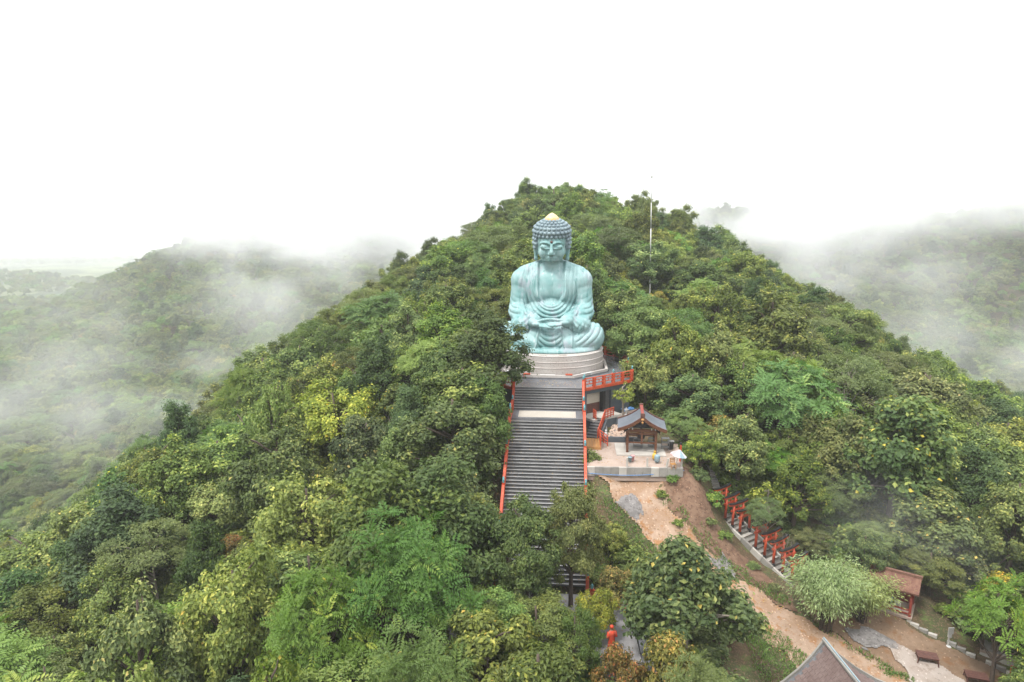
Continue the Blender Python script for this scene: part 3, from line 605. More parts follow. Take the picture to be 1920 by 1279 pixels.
# ------------------------------------------------------------------ statue
st = thing('buddha_statue', 'giant turquoise seated buddha statue with a golden knob on its head', 'statue', (0, 0.15, 1.95))
def ell(mb, c, r, n=28, m=18): mb.ball(c, r, n, m)
def cap(mb, p, q, r0, r1, n=18):
    p, q = np.array(p, float), np.array(q, float); pts = [p + (q - p) * k / 4 for k in range(5)]
    mb.tube(pts, [r0 + (r1 - r0) * k / 4 for k in range(5)], n); mb.ball(p, r0, n, 10); mb.ball(q, r1, n, 10)
def remesh(mb, size, mat, name):
    me = mb.mesh(name + '_blank', mat); o = bpy.data.objects.new('blank', me); COL.objects.link(o)
    md = o.modifiers.new('r', 'REMESH'); md.mode = 'VOXEL'; md.voxel_size = size
    out = bpy.data.meshes.new_from_object(o.evaluated_get(bpy.context.evaluated_depsgraph_get())); bpy.data.objects.remove(o); out.name = name
    if not out.materials: out.materials.append(mat)
    return out
def get_co(me): a = np.empty(len(me.vertices) * 3, np.float32); me.vertices.foreach_get('co', a); return a.reshape(-1, 3).astype(float)
def set_co(me, co): me.vertices.foreach_set('co', co.astype(np.float32).ravel()); me.update()
def get_no(me): a = np.empty(len(me.vertices) * 3, np.float32); me.vertex_normals.foreach_get('vector', a); return a.reshape(-1, 3).astype(float)
def smooth_co(me, co, it, w):
    e = np.empty(len(me.edges) * 2, np.int32); me.edges.foreach_get('vertices', e); e = e.reshape(-1, 2); n = len(co)
    deg = np.bincount(e.ravel(), minlength=n).astype(float)
    for _ in range(it):
        s = np.stack([np.bincount(e[:, 0], co[e[:, 1], j], n) + np.bincount(e[:, 1], co[e[:, 0], j], n) for j in range(3)], -1) / deg[:, None]
        co = co + (s - co) * (w[:, None] if hasattr(w, '__len__') else w)
    return co
def sst(x, a, b): t = np.clip((x - a) / (b - a), 0, 1); return t * t * (3 - 2 * t)
mb = MB()
ell(mb, (0, .45, 1.15), (4.2, 2.9, 1.5))
for s in (-1, 1):
    cap(mb, (s * 1.6, -.1, 1.25), (s * 3.75, -1.0, 1.28), 1.25, 1.22)
    cap(mb, (s * 3.8, -1.15, 1.15), (s * 1.5, -2.55, .75), 1.1, .70)
    ell(mb, (s * 3.9, -.6, 1.15), (1.12, 1.7, 1.32))
    cap(mb, (s * 2.78, .45, 6.2), (s * 3.08, .15, 3.6), 1.0, .90)
    ell(mb, (s * 2.72, .45, 6.25), (1.15, 1.12, 1.2))
    ell(mb, (s * 3.05, -.15, 3.45), (.98, 1.15, 1.0))
    cap(mb, (s * 3.0, -.55, 3.2), (s * 1.35, -2.35, 2.85), .90, .55)
    ell(mb, (s * 2.5, -1.35, 2.45), (1.25, 1.35, .95))
    cap(mb, (0, .45, 7.75), (s * 2.45, .5, 6.75), .85, .95)
    ell(mb, (s * .70, -.92, 5.3), (.95, .52, .85))
ell(mb, (0, .2, 3.0), (2.6, 1.85, 2.1)); ell(mb, (0, .35, 5.7), (3.0, 1.75, 2.3)); ell(mb, (0, -1.9, 1.25), (2.3, 1.30, 1.25))
ell(mb, (0, -1.0, 3.3), (1.9, .8, 1.3))
mb.lathe([(4.72, 0), (4.74, .12), (4.66, .26), (4.3, .4)], 60, (0, -.1, 0), 1, .78)
cap(mb, (0, .25, 7.3), (0, .05, 8.8), 1.12, 1.02)
# head, built upright then bowed forward a little
hb = MB()
ell(hb, (0, .1, 10.10), (1.48, 1.62, 1.55)); ell(hb, (0, -.15, 9.35), (1.34, 1.42, 1.25)); ell(hb, (0, -.35, 8.78), (1.08, 1.12, .80)); ell(hb, (0, -1.05, 8.42), (.46, .42, .34))
for s in (-1, 1):
    ell(hb, (s * .72, -1.02, 9.15), (.50, .42, .55))
    ell(hb, (s * .60, -1.36, 9.76), (.44, .22, .20))                                  # closed lid
    pts = [(s * .16, -1.60, 10.02), (s * .42, -1.56, 10.16), (s * .75, -1.42, 10.16), (s * 1.08, -1.12, 9.98)]
    hb.tube(pts, [.09, .10, .10, .05], 10)                                             # brow
    pts = [(s * .20, -1.55, 9.63), (s * .48, -1.58, 9.57), (s * .80, -1.45, 9.60), (s * 1.05, -1.20, 9.68)]
    hb.tube(pts, [.045, .055, .055, .03], 8)                                           # lower lid
    ell(hb, (s * .19, -1.70, 9.12), (.15, .17, .13))                                   # nostril
    ell(hb, (s * 1.50, .05, 9.75), (.17, .42, .62)); cap(hb, (s * 1.52, .0, 9.5), (s * 1.46, -.02, 8.45), .20, .17); ell(hb, (s * 1.46, -.02, 8.40), (.20, .24, .26))
hb.tube([(0, -1.55, 10.05), (0, -1.70, 9.7), (0, -1.88, 9.32), (0, -1.86, 9.14)], [.11, .14, .20, .19], 12); ell(hb, (0, -1.84, 9.18), (.19, .18, .16))
hb.tube([(-.42, -1.30, 8.76), (-.2, -1.50, 8.80), (0, -1.54, 8.77), (.2, -1.50, 8.80), (.42, -1.30, 8.76)], [.05, .09, .09, .09, .05], 10)
hb.tube([(-.36, -1.32, 8.66), (-.15, -1.47, 8.60), (.15, -1.47, 8.60), (.36, -1.32, 8.66)], [.05, .10, .10, .05], 10)
HEADM = Matrix.Translation((0, .1, 8.2)) @ Matrix.Rotation(R(9), 4, 'X') @ Matrix.Translation((0, -.1, -8.2))
def headpt(p): return tuple(HEADM @ Vector(p))
mb.add([headpt(v) for v in hb.v], hb.f)
body = remesh(mb, .058, M['patina'], 'body')
co = get_co(body)
co[:, 2] = np.maximum(co[:, 2], 0)
wgt = np.where(co[:, 2] < 7.9, .5, .10); wgt = np.where((co[:, 2] > 7.4) & (co[:, 2] < 8.3), .3, wgt)
co = smooth_co(body, co, 14, wgt); co[:, 2] = np.maximum(co[:, 2], 0); set_co(body, co)
N = get_no(body); x, y, z = co.T; ax_ = np.abs(x)
front = sst(-N[:, 1], -.05, .30)
# robe: open at the chest in a deep U, folds running round the U
zc = 5.55
e = np.where(z > zc, ax_ - 1.22 + .0 * z, np.sqrt(x ** 2 + ((z - zc) * .88) ** 2) - 1.22)
torso = front * sst(z, 2.7, 3.3) * (1 - sst(z, 7.9, 8.3)) * (1 - sst(ax_, 2.2, 3.0)) * (y > -2.15)
disp = np.zeros(len(co))
def fold(a): return 2 * np.abs(np.sin(a / 2)) ** .55 - 1.25      # rounded ridges with sharp creases between
disp += -.26 * sst(-e, -.02, .06) * front * (z > 3.6) * (z < 8.15) * (ax_ < 1.5)
lip = np.exp(-((e - .12) / .09) ** 2); disp += .09 * lip * torso
amp = .035 + .085 * sst(-z, -5.6, -4.3)
disp += amp * fold(2 * np.pi * (e - .1) / .36 + .6 * np.sin(x * 1.3 + z)) * torso * sst(e, .22, .36) * (1 - sst(e, 2.0, 2.6))
# chest: two pectorals above a horizontal crease
disp += -.05 * np.exp(-((z - (4.62 + .10 * np.cos(ax_ * 3.4))) / .06) ** 2) * (ax_ < 1.0) * front * (e < -.05)
disp += -.03 * np.exp(-(x / .05) ** 2) * (z > 4.6) * (z < 6) * front * (e < -.05)
# shoulders and sleeves
sh = sst(ax_, 2.0, 2.7) * sst(z, 2.4, 2.9) * (1 - sst(z, 7.2, 7.9))
q = np.sqrt((ax_ - 1.6) ** 2 + (z - 8.6) ** 2 * 1.0)
amp = .006 + .058 * sst(-z, -5.4, -3.4)
disp += amp * fold(2 * np.pi * q / .50 + 1.6 * np.sin(ax_ * 1.7 + y * 1.3) + .5 * np.sin(y * 3.1)) * sh * (1 - sst(-y, 1.4, 2.2))
disp += .045 * fold(2 * np.pi * (ax_ + .25 * np.sin(z * .9)) / .42) * sst(ax_, 1.3, 1.8) * (1 - sst(ax_, 3.1, 3.6)) * sst(z, 5.2, 6.2) * (1 - sst(z, 7.6, 8.1)) * sst(-N[:, 1], -.2, .3)
# forearm sleeves
fa = sst(-y, .9, 1.6) * sst(z, 2.1, 2.5) * (1 - sst(z, 3.6, 4.2)) * sst(ax_, 1.0, 1.5)
disp += .035 * np.sin(2 * np.pi * (ax_ * .8 + z * .9) / .55) * fa
# knees: folds swing round each knee
kn = sst(ax_, 2.1, 2.6) * (1 - sst(z, 2.3, 2.8)) * sst(z, .35, .6)
q = np.sqrt(((ax_ - 1.7) * .92) ** 2 + (z - 2.75) ** 2)
disp += .085 * fold(2 * np.pi * q / .46 + .7 * np.sin(ax_ * 2.3)) * kn * (1 - sst(q, 2.5, 3.1) * .75)
# lap: hanging cloth in the middle and two flaps beside it
lap = front * (y < -1.5) * (1 - sst(z, 2.2, 2.5)) * sst(z, .30, .45)
w_ = 1.15 - .22 * (z - 1.2)
disp += .10 * fold(2 * np.pi * (z - .55 * x * x) / .52) * lap * (1 - sst(ax_, w_ - .25, w_))
fl = sst(ax_, w_ - .05, w_ + .06) * (1 - sst(ax_, w_ + .85, w_ + .98))
disp += .14 * fl * lap
disp += .08 * np.exp(-((ax_ - w_ - .90 + .25 * np.sin(z * 2.2)) / .07) ** 2) * lap + .07 * np.exp(-((ax_ - w_ - .02) / .06) ** 2) * lap
disp += .05 * np.exp(-((z - .34) / .07) ** 2) * front * (y < -1)
# neck creases
for zz in (8.02, 7.78): disp += -.035 * np.exp(-((z - zz - .10 * (ax_ > -1) * ax_ ** 2) / .035) ** 2) * (ax_ < 1.0) * front * (y < -.3)
co = co + N * disp[:, None]; co[:, 2] = np.maximum(co[:, 2], 0)
co = smooth_co(body, co, 1, .25); set_co(body, co)
body.polygons.foreach_set('use_smooth', [True] * len(body.polygons))
link('body', body, st)
# hair: a cap of snail curls in rows, with a gold knob
hc = MB(); ell(hc, (0, .18, 10.92), (1.68, 1.70, 1.02), 40, 20); ell(hc, (0, .15, 11.30), (1.22, 1.22, .74), 36, 18)
for s in (-1, 1): ell(hc, (s * 1.32, .3, 9.95), (.36, 1.05, .95))
ell(hc, (0, .75, 9.6), (1.45, 1.05, 1.3))
capm = remesh(hc, .08, M['patina_hair'], 'hair_cap'); c2 = smooth_co(capm, get_co(capm), 6, .5)
vv = np.array([headpt(p) for p in c2]); set_co(capm, vv); capm.polygons.foreach_set('use_smooth', [True] * len(capm.polygons)); hair = link('hair_cap', capm, st)
from mathutils.bvhtree import BVHTree
bv = BVHTree.FromPolygons([Vector(p) for p in c2], [tuple(p.vertices) for p in capm.polygons])
cb = MB(); nrow = 9
for i in range(nrow):
    elv = R(-34 + i * 12.0); n = max(8, int(27 * math.cos(elv * .93)))
    for k in range(n):
        a = 2 * math.pi * (k + .5 * (i % 2)) / n; d = Vector((math.cos(a) * math.cos(elv), math.sin(a) * math.cos(elv), math.sin(elv)))
        if elv < R(-6) and math.sin(a) < -.50: continue
        hit = bv.ray_cast(Vector((0, .16, 10.55)) + d * 4, -d)[0]
        if hit is None: continue
        if hit.y < -1.10 and hit.z < 10.50: continue
        p = headpt(hit + d * .02); cb.ball(p, (.18, .18, .17), 9, 6)
cur = cb.build('curls', M['patina_hair'], hair, smooth=True); cur['kind'] = 'stuff'
tp = headpt((0, .15, 11.86))
MB().lathe([(.72, 0), (.74, .06), (.70, .14)], 32, tp).build('topknot_rim', M['gold_rim'], st, smooth=True)
MB().lathe([(.68, .141), (.66, .22), (.56, .36), (.36, .54), (.16, .67), (.03, .73)], 32, tp).build('topknot', M['gold'], st, smooth=True)
ub = MB(); ub.ball(headpt((0, -1.56, 10.22)), .12, 12, 8); ub.build('forehead_jewel', M['rust'], st, smooth=True)
# hands laid in the lap: palms up, fingers overlapping, thumb tips meeting
def hand(s, lift):
    h = MB(); ell(h, (s * 1.10, -2.78, 2.62 + lift), (.52, .34, .25), 20, 12); cap(h, (s * 1.55, -2.45, 2.75 + lift), (s * 1.15, -2.72, 2.66 + lift), .40, .33)
    for k in range(4):
        zf = 2.36 + lift + .10 * k; yf = -3.12 + .13 * k
        L = (1.08, 1.22, 1.24, 1.05)[k]
        a = (s * .95, yf, zf + .12); m1 = (s * (.95 - L * .40), yf - .06, zf + .06); m2 = (s * (.95 - L * .78), yf - .05, zf + .02); t_ = (s * (.95 - L * 1.05), yf, zf + .03)
        h.tube([a, m1, m2, t_], [.13, .125, .11, .085], 10); h.ball(t_, .088, 10, 7); h.ball(m1, .132, 10, 7); h.ball(m2, .118, 10, 7)
    h.tube([(s * 1.05, -2.85, 2.84 + lift), (s * .62, -2.92, 3.02 + .0 * lift), (s * .28, -2.94, 3.08), (s * .05, -2.93, 3.10)], [.17, .15, .13, .09], 10); h.ball((s * .06, -2.93, 3.10), .10, 10, 7); h.ball((s * .62, -2.92, 3.02), .15, 10, 7)
    h.v = [(a * 1.06, b - .38, c + .02) for a, b, c in h.v]; me = remesh(h, .035, M['patina'], 'hand'); set_co(me, smooth_co(me, get_co(me), 3, .4)); me.polygons.foreach_set('use_smooth', [True] * len(me.polygons)); link('hand', me, st)
hand(-1, .0); hand(1, .16)

# ------------------------------------------------------------------ stairs
stair = thing('staircase', 'long straight dark tiled staircase with pale step edges climbing to the statue terrace', 'staircase', (0, 0, 0))
SW = 5.6
sm = MB().box((0, .14, -.0825), (SW, .30, .165)).mesh('step', M['stair_tile'])
nm = MB().box((0, -.012, -.014), (SW - .02, .085, .034)).mesh('nosing', M['nosing'])
def step(y, z):
    o = link('step', sm, stair, (0, y, z)); n_ = link('nosing', nm, o)
LY0, LY1, LZ = -9.98, -12.4, -1.44
for i in range(8): step(-8.26 - .235 * i - .03, -.16 * (i + 1) + .0)
for i in range(44): step(LY1 - .268 * i - .268, LZ - .165 * (i + 1))
MB().box((0, (LY0 + LY1) / 2, LZ - .1), (SW, LY0 - LY1, .2)).build('landing', M['terrace_tile'], stair)
MB().box((0, -8.2, -.02), (SW, .10, .05)).build('top_edge', M['nosing'], stair)
for s in (-1, 1):
    yb = LY1 - .268 * 45
    pr = [(-8.25, -.02), (LY0, LZ), (LY1, LZ), (yb, LZ - .165 * 45), (yb, LZ - .165 * 45 - .5), (LY1, -4.0), (-8.25, -4.0)]
    mb = MB(); a, b = (SW / 2 + .003, SW / 2 + .16) if s > 0 else (-SW / 2 - .16, -SW / 2 - .003)
    n = len(pr); mb.add([(a, p, q) for p, q in pr] + [(b, p, q) for p, q in pr], [tuple(range(n)), tuple(range(n, 2 * n))[::-1]] + [(i, (i + 1) % n, n + (i + 1) % n, n + i) for i in range(n)])
    mb.build('side_wall', M['wall_grey'], stair)
tag(MB().box((-.02, -11.25, LZ + .012), (4.55, 1.75, .02)).build('floor_mat', M['matting']), 'long cream mat laid across the landing of the grey stairs', 'mat')

# ------------------------------------------------------------------ vermilion railings
def finial(mb, c, s=1.0): mb.lathe([(.075 * s, 0), (.085 * s, .06 * s), (.05 * s, .09 * s), (.095 * s, .16 * s), (.07 * s, .24 * s), (.015 * s, .32 * s)], 12, c)
def railing(name, label, pts, group, H_=.80, post=.20, spacing=1.15, fin=3, board=True, strut=True, mat='vermilion', w=.09, phase=0):
    t = thing(name, label, 'railing', pts[0], 0, group); o = np.array(pts[0], float); k = phase
    for a, b in zip(pts[:-1], pts[1:]):
        a = np.array(a, float) - o; b = np.array(b, float) - o; L = np.linalg.norm((b - a)[:2]); n = max(1, round(L / spacing)); up = np.array([0, 0, 1.0])
        ang = math.atan2(b[1] - a[1], b[0] - a[0])
        for zz, ww, hh, nm_ in ((H_ - .03, w, .07, 'top_rail'), (H_ * .70, w * .7, .06, 'middle_rail'), (H_ * .38, w * .7, .06, 'lower_rail')):
            MB().beam(a + up * zz, b + up * zz, ww, hh).build(nm_, M[mat], t)
        if board: MB().beam(a - up * .10, b - up * .10, .16, .24).build('base_board', M[mat], t)
        for i in range(n + 1):
            p = a + (b - a) * i / n
            if i == 0 and k > phase: continue
            tall = (k % fin == 0); h = H_ + (.10 if tall else .0); k += 1
            po = MB().box((0, 0, (h - .04) / 2 - .02), (post, post, h + .0), ang).build('post', M[mat], t, loc=p)
            if tall: fb = MB(); finial(fb, (0, 0, h - .03)); fb.build('finial', M['teal_metal'], po, smooth=True)
        if strut:
            for i in range(n):
                p = a + (b - a) * (i + .5) / n; MB().box((0, 0, H_ * .54), (.05, .05, H_ * .28), ang).build('strut', M[mat], t, loc=p)
    return t
railing('terrace_railing', 'vermilion terrace railing right of the stair head, above the open room', [(2.98, -8.28, 0), (7.22, -4.72, 0)], 'vermilion railings', .84, .23, 1.05, 3)
railing('terrace_railing', 'vermilion railing along the right rear edge of the terrace, behind the pedestal', [(7.28, -4.5, 0), (7.30, 4.7, 0), (3.9, 8.3, 0)], 'vermilion railings', .84, .23, 1.35, 3)
railing('terrace_railing', 'vermilion terrace railing left of the stair head, mostly behind the dark leafy tree', [(-2.98, -8.28, 0), (-7.22, -4.72, 0), (-7.3, 4.7, 0)], 'vermilion railings', .84, .23, 1.05, 3)
for s, side in ((-1, 'left'), (1, 'right')):
    X = s * (SW / 2 + .09)
    railing('stair_railing', f'short upper vermilion railing on the {side} of the stairs, above the cream mat', [(X, -8.45, -.05), (X, LY0, LZ + .05)], 'stair railings', .80, .20, .8, 2, w=.17, strut=False)
    railing('stair_railing', f'level vermilion railing on the {side} of the stair landing with the cream mat', [(X, LY0 - .12, LZ + .02), (X, LY1, LZ + .02)], 'stair railings', .80, .20, 1.1, 2, w=.17, strut=False)
    for k in range(4):
        y0 = LY1 - .2 - k * 3.0; y1 = y0 - 2.85; f = lambda yy: LZ + (yy - LY1) * .616
        nth = ('uppermost', 'second', 'third', 'lowest')[k]
        railing('stair_railing', f'{nth} sloping vermilion railing section on the {side} of the lower stairs', [(X, y0, f(y0) + .04), (X, y1, f(y1) + .04)], 'stair railings', .80, .20, .95, 3, w=.19, strut=False)

# ------------------------------------------------------------------ side stair, landing and wooden deck right of the stairs
DZ = -3.42
deck = thing('wooden_deck', 'small yellow timber deck against the right side of the stairs', 'deck', (3.55, -12.1, DZ))
for k in range(6): MB().box((-.55 + k * .22, 0, 0), (.20, 2.1, .06)).build('plank', M['wood_light'], deck)
MB().box((0, -1.07, -.10), (1.32, .06, .22)).build('front_board', M['wood_light'], deck)
MB().box((0, 0, -.33), (1.25, 1.9, .58)).build('base', M['concrete'], deck)
ss = thing('side_staircase', 'short dark side stairs from the wooden deck up to the room under the terrace', 'staircase')
P0 = np.array([3.55, -11.0, DZ]); P1 = np.array([4.25, -8.55, room_z]); dv = P1 - P0; sang = math.atan2(dv[1], dv[0])
for i in range(7):
    p = P0 + dv * (i + .5) / 7; o = MB().box((0, 0, -.14), (.36, 1.0, .28)).build('step', M['stair_tile'], ss, loc=(p[0], p[1], DZ + (room_z - DZ) * (i + 1) / 7)); o.rotation_euler = (0, 0, sang)
    n_ = MB().box((-.17, 0, -.005), (.04, .98, .03)).build('nosing', M['nosing'], o)
sidev = np.array([dv[1], -dv[0], 0]) / np.linalg.norm(dv[:2]) * .55
mb = MB(); a, b = P0 + sidev, P1 + sidev; mb.add([a + (0, 0, -.05), b + (0, 0, -.05), b * (1, 1, 0) + (0, 0, -4), a * (1, 1, 0) + (0, 0, -4)] + [q + sidev * .25 for q in (a + (0, 0, -.05), b + (0, 0, -.05), b * (1, 1, 0) + (0, 0, -4), a * (1, 1, 0) + (0, 0, -4))],
    [(0, 1, 2, 3), (7, 6, 5, 4), (0, 4, 5, 1), (1, 5, 6, 2), (2, 6, 7, 3), (3, 7, 4, 0)]); mb.build('side_wall', M['wall_grey'], ss)
def barrail(label, pts, H_=.75, bars=True, name='side_railing'):
    t = thing(name, label, 'railing', pts[0], 0, 'thin vermilion railings'); o = np.array(pts[0], float); up = np.array([0, 0, 1.0])
    for i, (a, b) in enumerate(zip(pts[:-1], pts[1:])):
        a = np.array(a, float) - o; b = np.array(b, float) - o; n = max(2, round(np.linalg.norm(b - a) / .5))
        for zz in (H_, H_ * .72, H_ * .44, H_ * .16): MB().beam(a + up * zz, b + up * zz, .05, .05).build('rail', M['vermilion'], t)
        for k in range(n + 1):
            if k == 0 and i: continue
            p = a + (b - a) * k / n; MB().box((0, 0, H_ / 2), (.07, .07, H_ + .06)).build('post', M['vermilion'], t, loc=p)
        if bars:
            mbb = MB(); m = int(np.linalg.norm(b - a) / .09)
            for k in range(1, m): p = a + (b - a) * k / m; mbb.box(tuple(p + up * H_ * .5), (.022, .022, H_ * .9))
            q = mbb.build('bars', M['vermilion'], t); q['kind'] = 'stuff'
    return t
barrail('thin vermilion railing slanting down beside the short dark side stairs', [tuple(P0 + sidev * .9 + (0, 0, .02)), tuple(P1 + sidev * .9 + (0, 0, .02)), fac(2.35, 1.20, room_z)], .72)
barrail('short vermilion railing in front of the room under the terrace', [fac(.35, 1.2, room_z), tuple(P1 - sidev * .9 + (0, 0, .02))], .70)
barrail('vermilion railing on the right side of the small yellow timber deck', [(4.18, -13.1, DZ), (4.18, -11.3, DZ), (4.75, -12.3, DZ - .15)], .80, False)

# ------------------------------------------------------------------ paved yard with the bell pavilion
PZ = -3.62
def slab(name, poly, z0, z1, mat, kind='structure'):
    o = MB().prism(poly, z0, z1).build(name, mat)
    if kind: tag(o, kind=kind)
    return o
padf = [tuple(at_z(1098, 876, PZ)[:2]), tuple(at_z(1281, 879, PZ)[:2])]; padf[0] = (3.0, padf[0][1])
pad_poly = [padf[0], padf[1], (padf[1][0] + .5, -11.3), (3.0, -11.3)]
slab('pavilion_yard', pad_poly, -4.6, PZ, M['pink_concrete'])
# low front wall of rendered blocks
fw = thing('front_wall', 'low weathered concrete block wall along the front of the pavilion yard', 'wall', (padf[0][0], padf[0][1], PZ))
dv2 = np.array([padf[1][0] - padf[0][0], padf[1][1] - padf[0][1]]); L2 = np.linalg.norm(dv2); a2 = math.atan2(dv2[1], dv2[0]); d2 = dv2 / L2
nb = 12
for k in range(nb):
    c = d2 * L2 * (k + .5) / nb; o = MB().box((0, 0, 0), (L2 / nb - .012, .16 + .01 * (k % 3), .66)).build('block', M['concrete'] if k % 4 else M['pale_concrete'], fw, bevel=.008); o.location = (c[0], c[1], -.28 + .008 * (k % 2)); o.rotation_euler = (0, 0, a2)
for k, lab in enumerate(('pale post on the front wall at the left of the pavilion', 'pale post on the front wall before the middle of the pavilion', 'leaning pale post on the front wall at the right of the pavilion', 'pale post at the right end of the front wall, under the pastel parasol')):
    f = (.42, .63, .83, .985)[k]; c = d2 * L2 * f; o = MB().box((0, 0, .35), (.12, .12, .72)).build('wall_post', M['pale_concrete'], bevel=.01); tag(o, lab, 'post', 'pale posts on the yard wall'); o.location = (padf[0][0] + c[0], padf[0][1] + c[1] + .16, PZ); o.rotation_euler = (0, R(9) if k == 2 else 0, a2)
PC = at_z(1204, 852, PZ); PC = np.array([PC[0], PC[1] + 1.0]); PA = R(-4)
slab('pavilion_base', [tuple(PC + np.array([x, y])) for x, y in ((-1.95, -1.45), (1.75, -1.45), (1.75, 1.3), (-1.95, 1.3))], PZ + .004, PZ + .10, M['pale_concrete'])
pav = thing('pavilion', 'small open timber pavilion with a blue grey gabled roof and red brown posts', 'pavilion', (PC[0], PC[1], PZ + .10), PA)
for sx in (-1, 1):
    for sy in (-1, 1): MB().box((sx * 1.12, sy * .95, .98), (.19, .19, 1.96)).build('post', M['wood'], pav, bevel=.01)
for sy in (-1, 1):
    MB().box((0, sy * .95, 1.78), (2.9, .15, .24)).build('cross_beam', M['wood'], pav, bevel=.01)
    MB().box((0, sy * .95, .80), (2.05, .09, .10)).build('lower_rail', M['wood'], pav)
    MB().box((0, sy * .95, 1.52), (2.05, .07, .12)).build('tie_beam', M['wood'], pav)
    MB().box((0, sy * .95, 1.20), (.15, .12, 1.0)).build('middle_strut', M['wood'], pav)
    for sx in (-1, 1): MB().box((sx * .56, sy * .90, 1.68), (.8, .05, .16)).build('transom_panel', M['wood_light'], pav)
    for x in (-1.30, -1.05, -.75, .75, 1.05, 1.30): MB().box((x, sy * 1.06, 1.93), (.08, .12, .10)).build('rafter_end', M['white'], pav)
for sx in (-1, 1):
    MB().box((sx * 1.12, 0, 1.88), (.15, 2.1, .20)).build('side_beam', M['wood'], pav)
    MB().box((sx * 1.12, 0, .80), (.09, 1.75, .10)).build('side_rail', M['wood'], pav)
prof = [(0, 2.98), (.35, 2.70), (.75, 2.44), (1.15, 2.23), (1.55, 2.07), (1.92, 1.95)]
for sx in (-1, 1):
    mb = MB(); P = [(sx * a, b) for a, b in prof]; n = len(P)
    top = [(p, -1.42, q) for p, q in P] + [(p, 1.42, q) for p, q in P]; bot = [(p, -1.42, q - .12) for p, q in P] + [(p, 1.42, q - .12) for p, q in P]
    fs = []
    for i in range(n - 1): fs += [(i, i + 1, n + i + 1, n + i), (2 * n + i, 3 * n + i, 3 * n + i + 1, 2 * n + i + 1), (i, 2 * n + i, 2 * n + i + 1, i + 1), (n + i, n + i + 1, 3 * n + i + 1, 3 * n + i)]
    fs += [(0, n, 3 * n, 2 * n), (n - 1, 3 * n - 1, 4 * n - 1, 2 * n - 1)]
    mb.add(top + bot, fs); mb.build('roof_slope', M['roof_slate'], pav)
    for sy in (-1, 1):
        mb = MB(); pts = [(sx * a, sy * 1.47, b - .06) for a, b in prof]
        for p, q in zip(pts[:-1], pts[1:]): mb.beam(p, q, .09, .22)
        mb.build('bargeboard', M['wood'], pav)
        mb = MB(); pts = [(sx * a, sy * 1.47, b + .07) for a, b in prof]
        for p, q in zip(pts[:-1], pts[1:]): mb.beam(p, q, .12, .05)
        mb.build('verge_cap', M['rust'], pav)
MB().box((0, 0, 3.06), (.17, 3.0, .16)).build('ridge', M['rust'], pav, bevel=.02)
MB().box((0, 0, 3.16), (.24, 3.0, .05)).build('ridge_cap', M['darkred'], pav)
for sy in (-1, 1):
    MB().box((0, sy * 1.5, 3.12), (.34, .10, .36)).build('ridge_end', M['rust'], pav, bevel=.03)
    MB().lathe([(.02, -.42), (.10, -.32), (.05, -.2), (.15, -.08), (.09, .02)], 10, (0, sy * 1.50, 2.88)).build('gable_pendant', M['wood_light'], pav)
    MB().add([(-.75, sy * .9, 1.95), (.75, sy * .9, 1.95), (0, sy * .9, 2.70), (-.75, sy * .86, 1.95), (.75, sy * .86, 1.95), (0, sy * .86, 2.70)], [(0, 1, 2), (5, 4, 3), (0, 3, 4, 1), (1, 4, 5, 2), (2, 5, 3, 0)]).build('gable_panel', M['bell'], pav)  # shade inside the gable, put into the panel's near-black colour
    for sx in (-1, 1): MB().tube([(sx * 1.0, sy * 1.02, 1.95), (sx * 1.35, sy * 1.06, 1.72), (sx * 1.42, sy * 1.06, 1.55)], [.07, .06, .03], 6).build('corner_bracket', M['black'], pav)
pav.scale = (.94, .96, .98)
bl = thing('bell', 'dark bronze bell hanging inside the timber pavilion', 'bell', (PC[0], PC[1] + .1, PZ + .95), 0)
MB().lathe([(.30, 0), (.28, .08), (.25, .5), (.20, .66), (.08, .74)], 20).build('bell_body', M['bell'], bl, smooth=True); MB().tube([(0, 0, .74), (0, 0, 1.05)], .03, 8).build('hanger', M['bell'], bl)
def pot(name, cat, lab, px, py, prof, mat, group=None, extra=None):
    p = at_z(px, py, PZ + (.10 if 1165 < px < 1240 else 0.0)); t = thing(name, lab, cat, p, 0, group); MB().lathe(prof, 14).build('body', M[mat], t, smooth=True); 
    if extra: extra(t)
    return t
BUC = [(.11, 0), (.15, .34), (.165, .34), (.165, .37), (.12, .37)]
hnd = lambda t: MB().tube([(-.15, 0, .35), (-.11, 0, .46), (0, 0, .5), (.11, 0, .46), (.15, 0, .35)], .012, 5).build('handle', M['steel'], t)
pot('bucket', 'bucket', 'grey blue bucket at the foot of the left front post of the pavilion', 1181, 866, BUC, 'grey_blue', None, hnd)
pot('bucket', 'bucket', 'pink bucket beside the left front post of the pavilion', 1186, 863, BUC, 'pink', None, hnd)
pot('barrel', 'barrel', 'pale grey blue barrel at the right front of the pavilion', 1232, 866, [(.17, 0), (.21, .12), (.21, .42), (.17, .52), (.14, .53)], 'grey_blue', None, lambda t: MB().lathe([(.22, .2), (.22, .24)], 14).build('band', M['steel'], t))
def sack(t): MB().tube([(0, 0, .48), (.02, 0, .62)], [.06, .10], 8).build('tied_top', M['yellow'], t)
pot('sack', 'sack', 'yellow sack standing beside the grey blue barrel in the pavilion', 1227, 861, [(.12, 0), (.17, .1), (.16, .35), (.08, .48)], 'yellow', None, sack)
